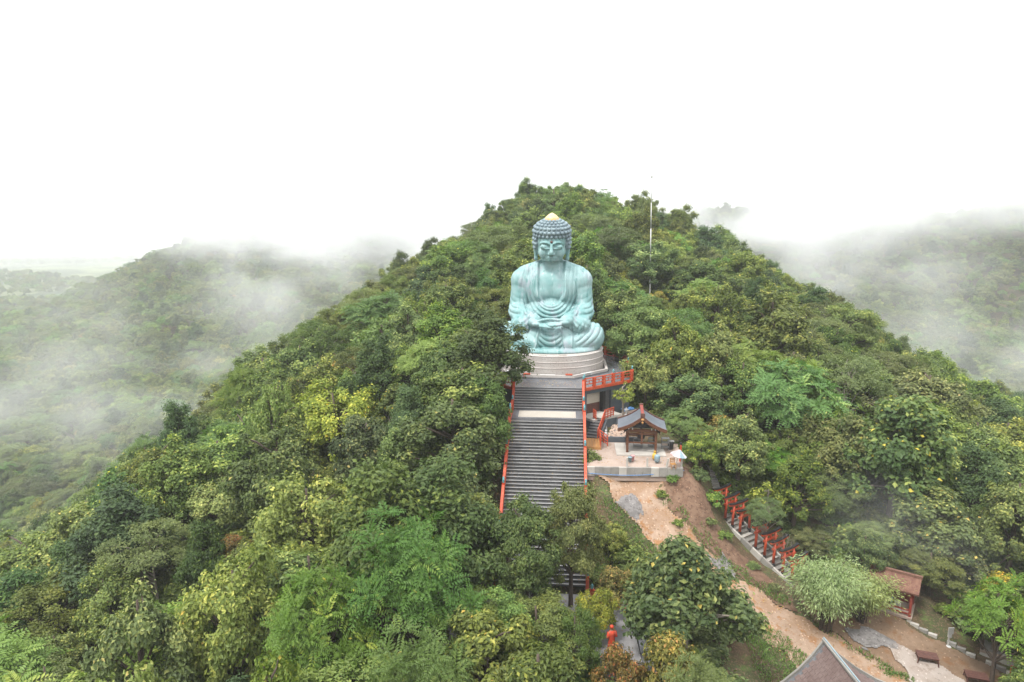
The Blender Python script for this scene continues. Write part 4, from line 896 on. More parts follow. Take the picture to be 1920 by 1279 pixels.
# parasol, chair, racks, grill on the right of the yard
pp = at_z(1266, 876, PZ); par = thing('parasol', 'pastel pink white and blue parasol at the right end of the pavilion yard', 'parasol', pp, 0)
par.rotation_euler = (0, R(12), 0)
MB().tube([(0, 0, 0), (0, 0, 1.28)], .02, 8).build('pole', M['white'], par)
for k in range(8):
    a0, a1 = 2 * math.pi * k / 8, 2 * math.pi * (k + 1) / 8; rr = .62; mbp = MB()
    A = (0, 0, 1.36); B = (rr * math.cos(a0), rr * math.sin(a0), .92); Cc = (rr * math.cos(a1), rr * math.sin(a1), .92); dn = lambda q: (q[0] * .97, q[1] * .97, q[2] - .02)
    mbp.add([A, B, Cc, dn(A), dn(B), dn(Cc)], [(0, 1, 2), (5, 4, 3), (0, 3, 4, 1), (1, 4, 5, 2), (2, 5, 3, 0)]); mbp.build('panel', M[('white', 'pink', 'white', 'stone_white', 'pink', 'white', 'grey_blue', 'white')[k]], par)
pp = at_z(1263, 882, PZ); pp[1] += .35; ch = thing('chair', 'yellow wooden chair in front of the pastel parasol', 'chair', pp, R(12))
MB().box((0, 0, .36), (.36, .36, .04)).build('seat', M['wood_light'], ch)
for sx in (-1, 1):
    for sy in (-1, 1): MB().box((sx * .15, sy * .15, .17), (.04, .04, .34)).build('leg', M['wood_light'], ch)
    MB().box((sx * .15, .17, .56), (.04, .04, .38)).build('back_post', M['wood_light'], ch)
for zz in (.5, .62, .72): MB().box((0, .17, zz), (.30, .025, .06)).build('backrest_slat', M['wood_light'], ch)
def rack(px, py, w, h, lab, name='metal_rack'):
    p = at_z(px, py, PZ); t = thing(name, lab, 'rack', p, R(-4), 'metal racks behind the pavilion')
    for sx in (-1, 1):
        for sy in (-1, 1): MB().box((sx * w / 2, sy * .2, h / 2), (.035, .035, h)).build('leg', M['steel'], t)
    for k in range(3): MB().box((0, 0, h * (.25 + .36 * k)), (w, .42, .025)).build('shelf', M['steel'], t)
rack(1247, 843, .55, .95, 'grey metal rack just right of the timber pavilion'); rack(1196, 840, .7, .8, 'low metal rack behind the left posts of the pavilion'); rack(1222, 840, .55, .8, 'low metal rack behind the right posts of the pavilion')
p = at_z(1257, 842, PZ); dr = thing('fire_drum', 'black drum standing right of the metal rack at the yard edge', 'drum', p); MB().lathe([(.2, 0), (.22, .05), (.22, .55), (.2, .6), (.17, .58)], 14).build('body', M['black'], dr, smooth=True); MB().box((0, 0, .64), (.5, .34, .04)).build('grill', M['steel'], dr)
p = at_z(1275, 870, PZ - .2); rp = thing('marker_post', 'lone vermilion post with a black top behind the pastel parasol', 'post', p); MB().box((0, 0, .75), (.12, .12, 1.5)).build('shaft', M['vermilion'], rp); MB().box((0, 0, 1.56), (.15, .15, .14)).build('cap', M['black'], rp)
# pebble bed, its wall, white figurines, lantern
PBZ = -3.25
pb = [tuple(at_z(px, py, PBZ)[:2]) for px, py in ((1139, 819), (1172, 819), (1176, 795), (1150, 793))]
slab('planter_bed', pb, -4.2, PBZ - .06, M['wall_grey'])
bw = MB(); a, b = np.array(pb[0]), np.array(pb[1]); tag(bw.beam((a[0] - .2, a[1] - .1, PBZ - .38), (b[0] + 1.2, b[1] - .12, PBZ - .38), .18, .82).build('bed_wall', M['wall_grey']), 'low slate grey wall holding the pebble bed left of the pavilion', 'wall')
peb = MB(); g = np.random.default_rng(3); a, b, c, d = map(np.array, pb)
for k in range(420):
    u, v = g.random(2); q = (a * (1 - u) + b * u) * (1 - v) + (d * (1 - u) + c * u) * v; r = g.uniform(.05, .10); peb.ball((q[0], q[1], PBZ - .05 + r * .3), (r, r * g.uniform(.7, 1), r * .6), 6, 4)
M['pebble'] = simple('tan_pebbles', (0.50, 0.35, 0.26), (0.62, 0.50, 0.42), 9, .8, .1)
tag(peb.build('pebbles', M['pebble']), 'tan pebbles covering the raised bed left of the pavilion', 'pebbles', None, 'stuff')
for k, (px, py, lab) in enumerate(((1135, 803, 'white stone figurine left of the pebble bed, the farther of the two'), (1136, 815, 'white stone figurine left of the pebble bed, the nearer of the two'))):
    p = at_z(px, py, PBZ + .03); t = thing('stone_figurine', lab, 'figurine', p, 0, 'white figurines'); MB().lathe([(.13, -.35), (.15, 0), (.12, .14), (.09, .24)], 12).build('torso', M['stone_white'], t, smooth=True); MB().ball((0, 0, .32), .09, 12, 8).build('head', M['stone_white'], t, smooth=True)
    for sx in (-1, 1): MB().ball((sx * .07, 0, .40), (.03, .02, .05), 8, 5).build('ear', M['stone_white'], t, smooth=True)
GZ2 = -2.7
slab('garden_terrace', [fac(2.6, .4, 0)[:2], fac(2.7, 2.0, 0)[:2], fac(4.0, 2.45, 0)[:2], fac(5.9, 2.0, 0)[:2], fac(6.2, .2, 0)[:2]], -4.2, GZ2, M['wall_grey'])
slab('garden_bed', [fac(2.8, .6, 0)[:2], fac(2.9, 1.8, 0)[:2], fac(4.0, 2.2, 0)[:2], fac(5.6, 1.8, 0)[:2], fac(5.8, .4, 0)[:2]], GZ2 + .002, GZ2 + .04, M['pink_concrete'])
p = at_z(1174, 779, GZ2 + .04); ln = thing('stone_lantern', 'small white stone lantern between the thin yellow green tree and the pavilion roof', 'lantern', p)
MB().lathe([(.17, 0), (.17, .06), (.08, .09), (.07, .26), (.15, .31), (.15, .34)], 10).build('stand', M['stone_white'], ln); MB().box((0, 0, .42), (.17, .17, .16)).build('light_chamber', M['stone_white'], ln); MB().lathe([(.22, .50), (.20, .53), (.08, .62), (.05, .66), (.06, .70), (.01, .76)], 8).build('roof', M['stone_white'], ln)
sheetp = fac(4.3, .35, GZ2 + .05); t = thing('tarpaulin', 'crumpled blue sheet at the foot of the slate grey wall behind the garden bed', 'tarpaulin', sheetp, EA); 
mbk = MB(); g = np.random.default_rng(9)
gv = [(x * .22, y * .14 - .1, .04 + .16 * g.random() * (y > 0) + .06 * g.random()) for y in range(4) for x in range(7)]; mbk.add(gv + [(a, b, c - .03) for a, b, c in gv], [(i + 7 * j, i + 1 + 7 * j, i + 8 + 7 * j, i + 7 + 7 * j) for j in range(3) for i in range(6)] + [(28 + i + 7 * j, 28 + i + 7 + 7 * j, 28 + i + 8 + 7 * j, 28 + i + 1 + 7 * j) for j in range(3) for i in range(6)])
mbk.build('sheet', M['blue'], t)
hose = MB(); pts = []
for f in np.linspace(0, 1, 24):
    q = at_z(1100 + 182 * f, 887 + 6 * math.sin(f * 3.1) - 4 * f, -4.1); pts.append((q[0], q[1] - .15, max(-4.1, float(H(q[0], q[1] - .15))) + .05))
tag(hose.tube(pts, .025, 6).build('water_pipe', M['blue'], smooth=True), 'thin blue water pipe running along the foot of the yard wall', 'pipe')
# ------------------------------------------------------------------ plaza at the foot of the stairs
PLZ = -9.24
M['plaza'] = simple('lilac_grey_paving', (.36, .35, .36), (.27, .26, .265), .8, .7, .15)
slab('plaza', [(-5.2, -24.45), (5.3, -24.45), (5.6, -31), (-5.2, -31)], -10.6, PLZ, M['plaza'])
ls = thing('plaza_steps', 'grey steps going down to the right from the plaza at the foot of the stairs', 'steps', (5.62, -28.4, PLZ))
for k in range(4): MB().box((.2 + .40 * k, 0, -.16 * (k + 1) - .35), (.40, 4.6, .70)).build('step', M['terrace_tile'], ls, bevel=.01)
railing('plaza_railing', 'vermilion railing behind the grey plaza steps, half hidden by leaves', [(3.15, -25.2, PLZ), (5.4, -25.9, PLZ), (7.1, -26.0, PLZ - .6)], 'vermilion railings', .8, .2, 1.0, 3)
# person in red
pp = at_z(1146, 1228, PLZ); per = thing('person', 'person in a red cap and red robe standing on the grey plaza below the stairs', 'person', pp, R(200))
def skin_person():
    v = [(0, 0, .86), (0, 0, 1.05), (0, .01, 1.25), (0, .01, 1.40), (0, -.02, 1.47), (0, -.03, 1.55), (0, -.02, 1.64)]; r = [.15, .145, .165, .12, .055, .085, .09]
    ed = [(i, i + 1) for i in range(6)]
    for s in (-1, 1):
        b = len(v); v += [(s * .17, .01, 1.36), (s * .23, .03, 1.10), (s * .17, -.16, .98), (s * .10, -.24, 1.0)]; r += [.06, .048, .04, .032]; ed += [(3, b), (b, b + 1), (b + 1, b + 2), (b + 2, b + 3)]
        b = len(v); v += [(s * .09, 0, .80), (s * .10, -.02, .45), (s * .10, .01, .08), (s * .10, -.10, .04)]; r += [.09, .065, .05, .045]; ed += [(0, b), (b, b + 1), (b + 1, b + 2), (b + 2, b + 3)]
    me = bpy.data.meshes.new('body'); me.from_pydata(v, ed, []); o = bpy.data.objects.new('tmp', me); COL.objects.link(o)
    md = o.modifiers.new('s', 'SKIN'); o.modifiers.new('u', 'SUBSURF').levels = 2
    for i, q in enumerate(me.skin_vertices[0].data): q.radius = (r[i], r[i]); q.use_root = (i == 0)
    out = bpy.data.meshes.new_from_object(o.evaluated_get(bpy.context.evaluated_depsgraph_get())); bpy.data.objects.remove(o); out.name = 'body'; out.materials.clear(); out.materials.append(M['skin'])
    out.polygons.foreach_set('use_smooth', [True] * len(out.polygons)); return out
pbd = link('body', skin_person(), per)
MB().lathe([(.23, .12), (.21, .5), (.17, .9), (.185, 1.2), (.20, 1.34), (.12, 1.45)], 20, (0, 0, 0), 1.05, .82).build('robe', M['red_cloth'], pbd, smooth=True)
for s in (-1, 1): MB().tube([(s * .17, .0, 1.38), (s * .25, .03, 1.10), (s * .18, -.15, .99)], [.085, .075, .06], 10).build('sleeve', M['red_cloth'], pbd, smooth=True)
MB().lathe([(.105, 1.60), (.108, 1.66), (.085, 1.73), (.03, 1.76)], 16, (0, -.02, 0)).build('cap', M['red_cloth'], pbd, smooth=True)
for s in (-1, 1): MB().ball((s * .032, -.105, 1.60), .011, 8, 5).build('eye', M['black'], pbd)
MB().ball((0, -.118, 1.575), (.014, .018, .022), 8, 5).build('nose', M['skin'], pbd, smooth=True); MB().ball((0, -.106, 1.535), (.028, .008, .008), 8, 5).build('mouth', M['darkred'], pbd, smooth=True)
for k in range(5):
    for s in (-1, 1): MB().tube([(s * (.125 - .012 * k), -.22 - .004 * k, 1.0 - .004 * k), (s * (.10 - .014 * k), -.27, .985), (s * (.07 - .012 * k), -.275 + .01 * (k == 0), .975)], [.010, .009, .007], 6).build('finger', M['skin'], pbd, smooth=True)
# red gate post on the left of the plaza
p = at_z(893, 1238, -10.2); gp = thing('gate_post', 'dark red pillar half hidden by the leafy trees at the bottom, left of the plaza', 'pillar', (p[0], p[1], float(H(p[0], p[1]))))
MB().box((0, 0, 1.1), (.42, .30, 2.4)).build('shaft', M['darkred'], gp, bevel=.02); MB().box((0, 0, 2.36), (.56, .44, .16)).build('cap', M['black'], gp, bevel=.02); MB().box((.22, -.01, 1.5), (.16, .20, 1.0)).build('side_board', M['vermilion'], gp)
p = ground_at(1178, 1133); rk = thing('white_stone', 'rounded white stone on the slope right of the stair foot', 'stone', p)
MB().ball((0, 0, .16), (.34, .24, .20), 10, 7).build('boulder', M['stone_white'], rk, smooth=True); MB().ball((.24, -.12, .10), (.18, .16, .13), 9, 6).build('chip', M['stone_white'], rk, smooth=True)
a = ground_at(832, 795); b = ground_at(886, 786)
barrail('bright red railing showing through the trees left of the stairs', [tuple(a + (0, 0, .15)), tuple((a + b) / 2 + (0, 0, .15)), tuple(b + (0, 0, .15))], 1.0, False)

# ------------------------------------------------------------------ stepped path with vermilion gates
TA, TB = at_z(1357, 975, -7.7), at_z(1468, 1080, -9.8)
tu = (TB - TA); TL = np.linalg.norm(tu[:2]); tu = tu / TL; tn = np.array([-tu[1], tu[0], 0]); tn = tn if tn @ FWD > 0 else -tn
def tpath(t, o=0.0): q = TA + tu * TL * t + tn * o; return q
gate_ang = math.atan2(tn[1], tn[0])
way = thing('gate_stairway', 'stepped concrete path with low side walls running down under the vermilion gates', 'path', TA)
ns = 22
for k in range(ns):
    t = -.35 + 1.55 * (k + .5) / ns; q = tpath(t, .58) - TA; o = MB().box((0, 0, -.12), (1.05, TL * 1.55 / ns + .03, .26)).build('step', M['concrete'] if k % 3 else M['pale_concrete'], way, loc=q); o.rotation_euler = (0, 0, gate_ang)
    r_ = MB().box((0, (TL * 1.55 / ns) * (.5 if tu @ np.array([-math.sin(gate_ang), math.cos(gate_ang), 0]) > 0 else -.5), .012), (1.05, .06, .03)).build('riser_edge', M['bark'], o)
for side, off in ((0, -.16), (1, 1.32)):
    for k in range(9):
        t = -.35 + 1.55 * (k + .5) / 9; q0 = tpath(-.35 + 1.55 * k / 9, off) - TA; q1 = tpath(-.35 + 1.55 * (k + .97) / 9, off) - TA
        MB().beam(q0 - (0, 0, .12), q1 - (0, 0, .12), .16, .5).build('wall_block', M['pale_concrete'] if (k + side) % 2 else M['concrete'], way, bevel=.01)
def torii(t, lab, h=1.66, span=1.08, ang=0.0):
    q = tpath(t, .02); q[2] -= .02; g_ = thing('torii_gate', lab, 'gate', q, gate_ang + ang, 'vermilion gates over the stepped path')
    for x in (0, span):
        po = MB().tube([(x, 0, .25), (x + (.04 if x == 0 else -.04), 0, h)], [.10, .085], 10).build('post', M['vermilion'], g_, smooth=True)
        MB().lathe([(.12, -.05), (.12, .25), (.11, .26)], 10, (x, 0, 0)).build('foot', M['black'], po)
    MB().box((span / 2, 0, h * .80), (span + .42, .10, .13)).build('tie_beam', M['vermilion'], g_)
    MB().box((span / 2, 0, h * .88), (.12, .07, h * .14)).build('centre_strut', M['vermilion'], g_)
    mb = MB(); xs = np.linspace(-.42, span + .42, 9)
    for a_, b_ in zip(xs[:-1], xs[1:]): z = lambda s: h + .06 + .10 * abs((s - span / 2) / (span / 2 + .42)) ** 2.2; mb.beam((a_, 0, z(a_)), (b_, 0, z(b_)), .15, .12)
    mb.build('lintel', M['vermilion'], g_)
    mb = MB()
    for a_, b_ in zip(xs[:-1], xs[1:]): z = lambda s: h + .155 + .10 * abs((s - span / 2) / (span / 2 + .42)) ** 2.2; mb.beam((a_ * 1.03 - .02, 0, z(a_)), (b_ * 1.03 - .02, 0, z(b_)), .20, .07)
    mb.build('cap_beam', M['black'], g_)
for k, (t, wd) in enumerate(((-.15, 'first vermilion gate at the top end of the stepped path'), (0.02, 'second vermilion gate from the top, its black cap beam in full view'), (.15, 'third vermilion gate from the top of the stepped path'), (.28, 'fourth vermilion gate from the top, partly behind leaves'), (.55, 'fifth vermilion gate from the top, past the leafy gap in the row'),
      (.70, 'fourth vermilion gate from the lower end of the stepped path'), (.84, 'third vermilion gate from the lower end of the stepped path'), (.99, 'second vermilion gate from the lower end, over the last steps'), (1.13, 'lowest vermilion gate beside the pale green bamboo'))): torii(t, wd, ang=.03 * math.sin(k * 2.3))
up = thing('upper_stairway', 'grey concrete steps climbing among the trees right of the pavilion yard', 'steps')
A_, B_ = ground_at(1316, 858), ground_at(1343, 935); up.location = A_
for k in range(16):
    q = (B_ - A_) * (k + .5) / 16; o = MB().box((0, 0, 0), (1.1, np.linalg.norm((B_ - A_)[:2]) / 16 + .05, .3)).build('step', M['concrete'], up, loc=q); o.rotation_euler = (0, 0, math.atan2((B_ - A_)[1], (B_ - A_)[0]) - R(90))
for k in range(6):
    s_ = np.array([math.cos(gate_ang), math.sin(gate_ang), 0]) * -.65; MB().beam((B_ - A_) * k / 6 + s_, (B_ - A_) * (k + .97) / 6 + s_, .14, .45).build('wall_block', M['pale_concrete'], up)

M['old_roof'] = simple('weathered_brown_roof', (.15, .065, .045), (.26, .14, .09), 4, .9, .5)
# ------------------------------------------------------------------ yard on the right: shrine house, kerb, tables, sign, hut
K0, K1 = ground_at(1706, 1170), ground_at(1905, 1272); kd = K1 - K0; ka = math.atan2(kd[1], kd[0])
kb = thing('yard_kerb', 'broken line of low concrete kerb stones along the far edge of the yard', 'kerb', K0)
for k in range(11):
    if k in (3, 7): continue
    q = kd * (k + .5) / 11; o = MB().box((0, 0, .06), (np.linalg.norm(kd[:2]) / 11 * .96, .22, .30)).build('kerb_stone', M['concrete'] if k % 2 else M['pale_concrete'], kb, bevel=.02); o.location = (q[0], q[1], float(H(K0[0] + q[0], K0[1] + q[1])) - K0[2]); o.rotation_euler = (0, 0, ka)
p = ground_at(1704, 1166); sh_ = thing('shrine_house', 'small dull red open shrine house on concrete legs under the trees beyond the yard', 'shrine', p, ka + R(4))
# local x along the yard edge, y away from the camera
W_, D_, Hh = 2.1, 1.8, 1.75
MB().box((-W_ / 2, D_ / 2, .28), (W_ + .3, D_ + .3, .16)).build('floor', M['pink_concrete'], sh_, bevel=.01)
for x in (0, -W_):
    for y in (0, D_): MB().box((x, y, -.5), (.24, .24, 1.4)).build('concrete_leg', M['pale_concrete'], sh_); MB().box((x, y, .36 + Hh / 2), (.15, .15, Hh)).build('post', M['darkred'], sh_)
MB().box((-W_ / 2, D_, .36 + Hh / 2), (W_ - .16, .06, Hh)).build('back_wall', M['darkred'], sh_)
for zz in (.52, .78):
    MB().box((-W_ / 2, 0, zz), (W_ - .16, .07, .10)).build('front_rail', M['darkred'], sh_); MB().box((0, D_ / 2, zz), (.07, D_ - .16, .10)).build('side_rail', M['darkred'], sh_); MB().box((-W_, D_ / 2, zz), (.07, D_ - .16, .10)).build('side_rail', M['darkred'], sh_)
MB().box((-W_ / 2, 0, 2.06), (W_ + .2, .12, .18)).build('lintel', M['darkred'], sh_)
for s in (-1, 1):
    mb = MB(); mb.add([(-W_ / 2, D_ / 2 + s * 1.2, 2.12), (-W_ / 2 - 1.45, D_ / 2 + s * 1.2, 2.12), (-W_ / 2 - 1.45, D_ / 2, 2.72), (-W_ / 2 + 1.45, D_ / 2, 2.72), (-W_ / 2 + 1.45, D_ / 2 + s * 1.2, 2.12)], [(0, 1, 2, 3, 4)]); v0 = list(mb.v); mb.v += [(a, b, c - .1) for a, b, c in v0]; mb.f += [(9, 8, 7, 6, 5)] + [(i, (i + 1) % 5, 5 + (i + 1) % 5, 5 + i) for i in range(5)]; mb.build('roof_slope', M['old_roof'], sh_)
MB().box((-W_ / 2, D_ / 2, 2.76), (3.0, .2, .16)).build('ridge', M['old_roof'], sh_)
np_ = ground_at(1704, 1166) + np.array([0, 0, .36]); tb = thing('notice_board', 'small white framed notice leaning inside the red shrine house', 'notice', (np_[0] - .55 * math.cos(ka), np_[1] - .55 * math.sin(ka) + .35, np_[2]), ka + R(10))
MB().box((0, 0, .36), (.36, .04, .62)).build('frame', M['white'], tb); MB().box((0, -.024, .38), (.22, .006, .3)).build('panel', M['steel'], tb)
p = ground_at(1669, 1148); sk = thing('blue_poles', 'two blue poles leaning at the left of the red shrine house', 'poles', p)
MB().tube([(-.15, 0, 0), (.1, .1, 1.1)], .025, 6).build('pole', M['blue'], sk); MB().tube([(-.02, 0, 0), (.12, .1, 1.0)], .025, 6).build('pole', M['blue'], sk)
def table(px, py, lab):
    p = ground_at(px, py); t = thing('metal_table', lab, 'table', p, R(-14), 'rusty brown tables in the yard')
    for k in range(4): MB().box((0, -.27 + .18 * k, .52), (1.12, .165, .04)).build('top_slat', M['rust'], t)
    for sx in (-1, 1):
        for sy in (-1, 1): MB().beam((sx * .50, sy * .30, .5), (sx * .56, sy * .36, 0), .05, .05).build('leg', M['rust'], t)
        MB().box((sx * .50, 0, .30), (.04, .6, .04)).build('side_bar', M['rust'], t)
    for sy in (-1, 1): MB().box((0, sy * .30, .46), (1.02, .04, .06)).build('apron', M['rust'], t)
table(1737, 1243, 'rusty brown table on the sandy yard, the one nearer the white sign'); table(1829, 1281, 'rusty brown table cut by the bottom edge of the picture, farther from the white sign')
p = ground_at(1777, 1213); sg = thing('white_sign', 'white blank sign board on a white post at the far edge of the yard', 'sign', p, R(8))
MB().lathe([(.22, 0), (.16, .06), (.05, .10)], 12).build('base', M['white'], sg); MB().tube([(0, 0, .08), (0, 0, .8)], .045, 8).build('post', M['white'], sg); MB().box((.02, -.03, .78), (.2, .12, .22)).build('bracket', M['white'], sg); MB().box((.05, -.05, 1.10), (.36, .05, .44)).build('board', M['white'], sg, bevel=.01)
p = ground_at(1842, 1228); ht = thing('hut', 'open hut with a red brown leaf strewn roof at the far yard edge', 'hut', p, ka)
MB().box((.9, .9, .06), (2.1, 2.0, .34)).build('floor', M['pale_concrete'], ht, bevel=.02); MB().box((.9, -.06, .30), (2.1, .14, .16)).build('front_ledge', M['pink_concrete'], ht)
for x in (-.05, 1.85):
    for y in (0, 1.8): MB().box((x, y, 1.1), (.15, .15, 1.9)).build('post', M['bark'], ht)
M['old_roof'] = simple('weathered_brown_roof', (.15, .065, .045), (.26, .14, .09), 4, .9, .5)
for s in (-1, 1):
    mb = MB(); mb.beam((.9 , .9 + s * 1.35, 2.0), (.9, .9, 2.65), 2.9, .08); mb.build('roof_slope', M['old_roof'], ht)
MB().box((.9, .9, 2.70), (2.95, .18, .10)).build('ridge', M['old_roof'], ht)
p = ground_at(1903, 1262); yf = thing('yellow_sign', 'tilted lime yellow sign board on a post at the right edge of the picture', 'sign', p, R(20))
MB().tube([(0, 0, 0), (0, 0, 1.2)], .03, 8).build('post', M['wood'], yf); o = MB().box((.12, -.04, .95), (.36, .03, .5)).build('board', M['lime'], yf); o.rotation_euler = (0, R(12), 0)
a = ground_at(1893, 1275); b = ground_at(1925, 1290); barrail('thin red railing in the bottom right corner below the yellow sign', [tuple(a), tuple(b + (0, 0, .1)), tuple(b * 2 - a + (0, 0, .1))], .9, False)

# ------------------------------------------------------------------ tiled roof at the bottom
AP = at_d(1548, 1207, 32.0); RL = 7.6
hou = thing('tiled_house', 'house with a brown tiled gable roof at the bottom edge beside the dirt road', 'house', AP, math.atan2(-FWD[1], -FWD[0]) + R(90) + R(2))
rprof = np.array([(0, 0), (.55, -.80), (1.2, -1.58), (1.95, -2.28), (2.9, -2.92)])
seg = np.hypot(*np.diff(rprof, axis=0).T); cum = np.concatenate([[0], np.cumsum(seg)])
def rp(s): return np.interp(s, cum, rprof[:, 0]), np.interp(s, cum, rprof[:, 1])
TW, TR = .30, .26
tile = MB().box((0, 0, 0), (TW * .96, TR * 1.22, .035)).mesh('tile', M['roof_tile'], bevel=.006)
# local axes: the ridge runs along -y towards the camera from the apex
RP0 = rprof
for sx, sname in ((-1, 'near'), (1, 'far')):
    rprof = RP0 * np.array([1.0 if sx < 0 else 1.5, 1.0]); seg = np.hypot(*np.diff(rprof, axis=0).T); cum = np.concatenate([[0], np.cumsum(seg)])
    mb = MB(); n = len(rprof); P = [(sx * a, 0.15, b - .06) for a, b in rprof] + [(sx * a, -RL, b - .06) for a, b in rprof]; Q = [(a, b, c - .12) for a, b, c in P]
    fs = []
    for i in range(n - 1): fs += [(i, i + 1, n + i + 1, n + i), (2 * n + i, 3 * n + i, 3 * n + i + 1, 2 * n + i + 1), (i, 2 * n + i, 2 * n + i + 1, i + 1), (n + i, n + i + 1, 3 * n + i + 1, 3 * n + i)]
    fs += [(0, n, 3 * n, 2 * n), (n - 1, 3 * n - 1, 4 * n - 1, 2 * n - 1)]
    mb.add(P + Q, fs); sl_ = mb.build('roof_slope', M['terrace_tile'], hou); rest = MB(); cnt = 0
    for row in range(int(cum[-1] / TR)):
        s_ = (row + .65) * TR; a_, b_ = rp(s_); a2_, b2_ = rp(s_ + .05); pt = math.atan2(b_ - b2_, abs(a2_ - a_))
        for k in range(int(RL / TW)):
            yy = -.02 - (k + .5 + .5 * (row % 2)) * TW
            if yy < -RL + .1: continue
            # tile: local x along the ridge, local y down the slope
            Mt = Matrix.Rotation(R(90) * sx, 3, 'Z') @ Matrix.Rotation(pt - .07, 3, 'X'); Mt = Matrix.Rotation(R(-90), 3, 'Z') @ Matrix.Rotation(-(pt - .07), 3, 'X') if sx > 0 else Matrix.Rotation(R(90), 3, 'Z') @ Matrix.Rotation(-(pt - .07), 3, 'X')
            c = (sx * a_, yy, b_ - .03)
            if sx < 0 and k < 17 and cnt < 290:
                e_ = Mt.to_euler(); o = link('tile', tile, sl_, c, (e_.x + random.uniform(-.012, .012), e_.y + random.uniform(-.012, .012), e_.z)); cnt += 1
            else: rest.box(c, (TW * .96, TR * 1.22, .035), M=Mt)
    q = rest.build('tiles', M['roof_tile'], sl_); q['kind'] = 'stuff'
    mb = MB(); pts = [(sx * a, .17, b + .02) for a, b in rprof]
    for p_, q_ in zip(pts[:-1], pts[1:]): mb.beam(p_, q_, .12, .14)
    mb.build('verge', M['concrete'], hou)
MB().box((0, -RL / 2 + .1, .10), (.20, RL + .3, .14)).build('ridge', M['concrete'], hou, bevel=.02)
MB().box((0, -RL / 2 + .1, .20), (.05, RL + .3, .05)).build('ridge_cap', M['grey_blue'], hou, bevel=.01)
gz_ = float(H(AP[0], AP[1])) - AP[2]
for sx in (-1, 1): MB().box((sx * 2.2, -RL / 2, (gz_ - 2.75) / 2 - .2), (.14, RL - 1.0, abs(gz_ + 2.75) + .2)).build('wall', M['cream'], hou)
MB().box((0, -.6, (gz_ - 2.4) / 2 - .2), (4.25, .14, abs(gz_ + 2.4) + .2)).build('wall', M['cream'], hou)

# ------------------------------------------------------------------ tall thin mast on the hill
b = at_d(1220, 520, 92); bz = float(H(b[0], b[1])); tpz = at_d(1222, 331, 92)
ms = thing('mast', 'tall thin white mast standing among the trees right of the statue', 'mast', (b[0], b[1], bz)); hm = tpz[2] - bz; dx = tpz[0] - b[0]
for k in range(5):
    MB().tube([(dx * k / 5, 0, hm * k / 5), (dx * (k + 1) / 5, 0, hm * (k + 1) / 5)], [.10 - .012 * k, .10 - .012 * (k + 1) + .004], 8).build('section', M['white'], ms, smooth=True)
MB().ball((dx, 0, hm), .17, 10, 7).build('tip', M['white'], ms, smooth=True); MB().tube([(dx, 0, hm), (dx, 0, hm + .7)], .025, 6).build('rod', M['steel'], ms)

# ------------------------------------------------------------------ fallen leaves on stairs, terrace and paving
M['litter'] = leafmat('fallen_leaves', (.16, .09, .035), (.26, .15, .06), (.36, .26, .08))
g = np.random.default_rng(21); LC = []
for k in range(420):
    i = int(g.integers(0, 44)); y = LY1 - .268 * i - .268 + g.uniform(.0, .27); LC.append((g.normal(0, 1.6) if g.random() < .4 else (g.choice([-1, 1]) * (2.75 - abs(g.normal(0, .5)))), y, LZ - .165 * (i + 1) + .012))
for k in range(900):
    q_ = np.array(ROAD_POLY)[g.integers(0, len(ROAD_POLY))] * (f_ := g.random() ** .7) + np.array(ROAD_POLY)[g.integers(0, len(ROAD_POLY))] * (1 - f_)
    if inside(ROAD_POLY, np.array(q_[0]), np.array(q_[1])): LC.append((q_[0], q_[1], float(H(q_[0], q_[1])) + .085))
for k in range(260): LC.append((g.uniform(3.2, 9.8), g.uniform(-16.3, -11.6), PZ + .012))
for k in range(160): LC.append((g.uniform(-5, 5.2), g.uniform(-30.5, -24.7), PLZ + .012))
for k in range(120): LC.append((g.uniform(-2.8, 2.8), g.uniform(-8.0, -5.6), .012))
LC = np.array(LC); 
lt = link('fallen_leaves', leaves_mesh('fallen_leaves', LC, np.array([0, 0, 1.0]) + g.normal(size=LC.shape) * .12, g.uniform(.06, .16, len(LC)), .07, g.random(len(LC)), M['litter'], None, .05, g)); tag(lt, 'brown fallen leaves on the stairs and paving', 'leaves', None, 'stuff')
# ------------------------------------------------------------------ trees
def grp(label, name): return label
TREES = []   # (x, y, R) of everything planted
SPN = {'teak': ('broadleaf_tree', 'olive green broadleaf tree'), 'bigleaf': ('large_leaved_tree', 'deep green large leaved tree'), 'feather': ('feathery_tree', 'bright green feathery fronded tree'), 'fine': ('small_leaved_tree', 'mid green small leaved tree'),
       'umbrella': ('umbrella_tree', 'flat topped grey green tree'), 'yellow': ('yellow_green_tree', 'light yellow green bushy tree'), 'dark': ('dense_tree', 'dense dark green tree'), 'vine': ('vine_draped_tree', 'creeper draped tree'),
       'bamboo': ('bamboo_clump', 'pale green feathery bamboo clump'), 'rust': ('rusty_leaved_tree', 'rust tinged tree'), 'sapling': ('young_tree', 'thin young tree with sparse yellow green leaves'), 'shrub': ('shrub', 'low green shrub')}
def plant(sp, v, x, y, s, rz, wide=1.0, label=None, group=None, z=None, sink=.15):
    crown, trunk, Rx, Ht, zc, Rz = v
    z = float(H(x, y)) - sink if z is None else z
    o = thing(SPN[sp][0], label or SPN[sp][1], 'bamboo' if sp == 'bamboo' else ('shrub' if sp == 'shrub' else 'tree'), (x, y, z), rz, group)
    o.scale = (s * wide, s * wide, s)
    t = link('culms' if sp == 'bamboo' else 'trunk', trunk, o); c = link('crown', crown, o)
    TREES.append((x, y, Rx * s * wide)); return o, c
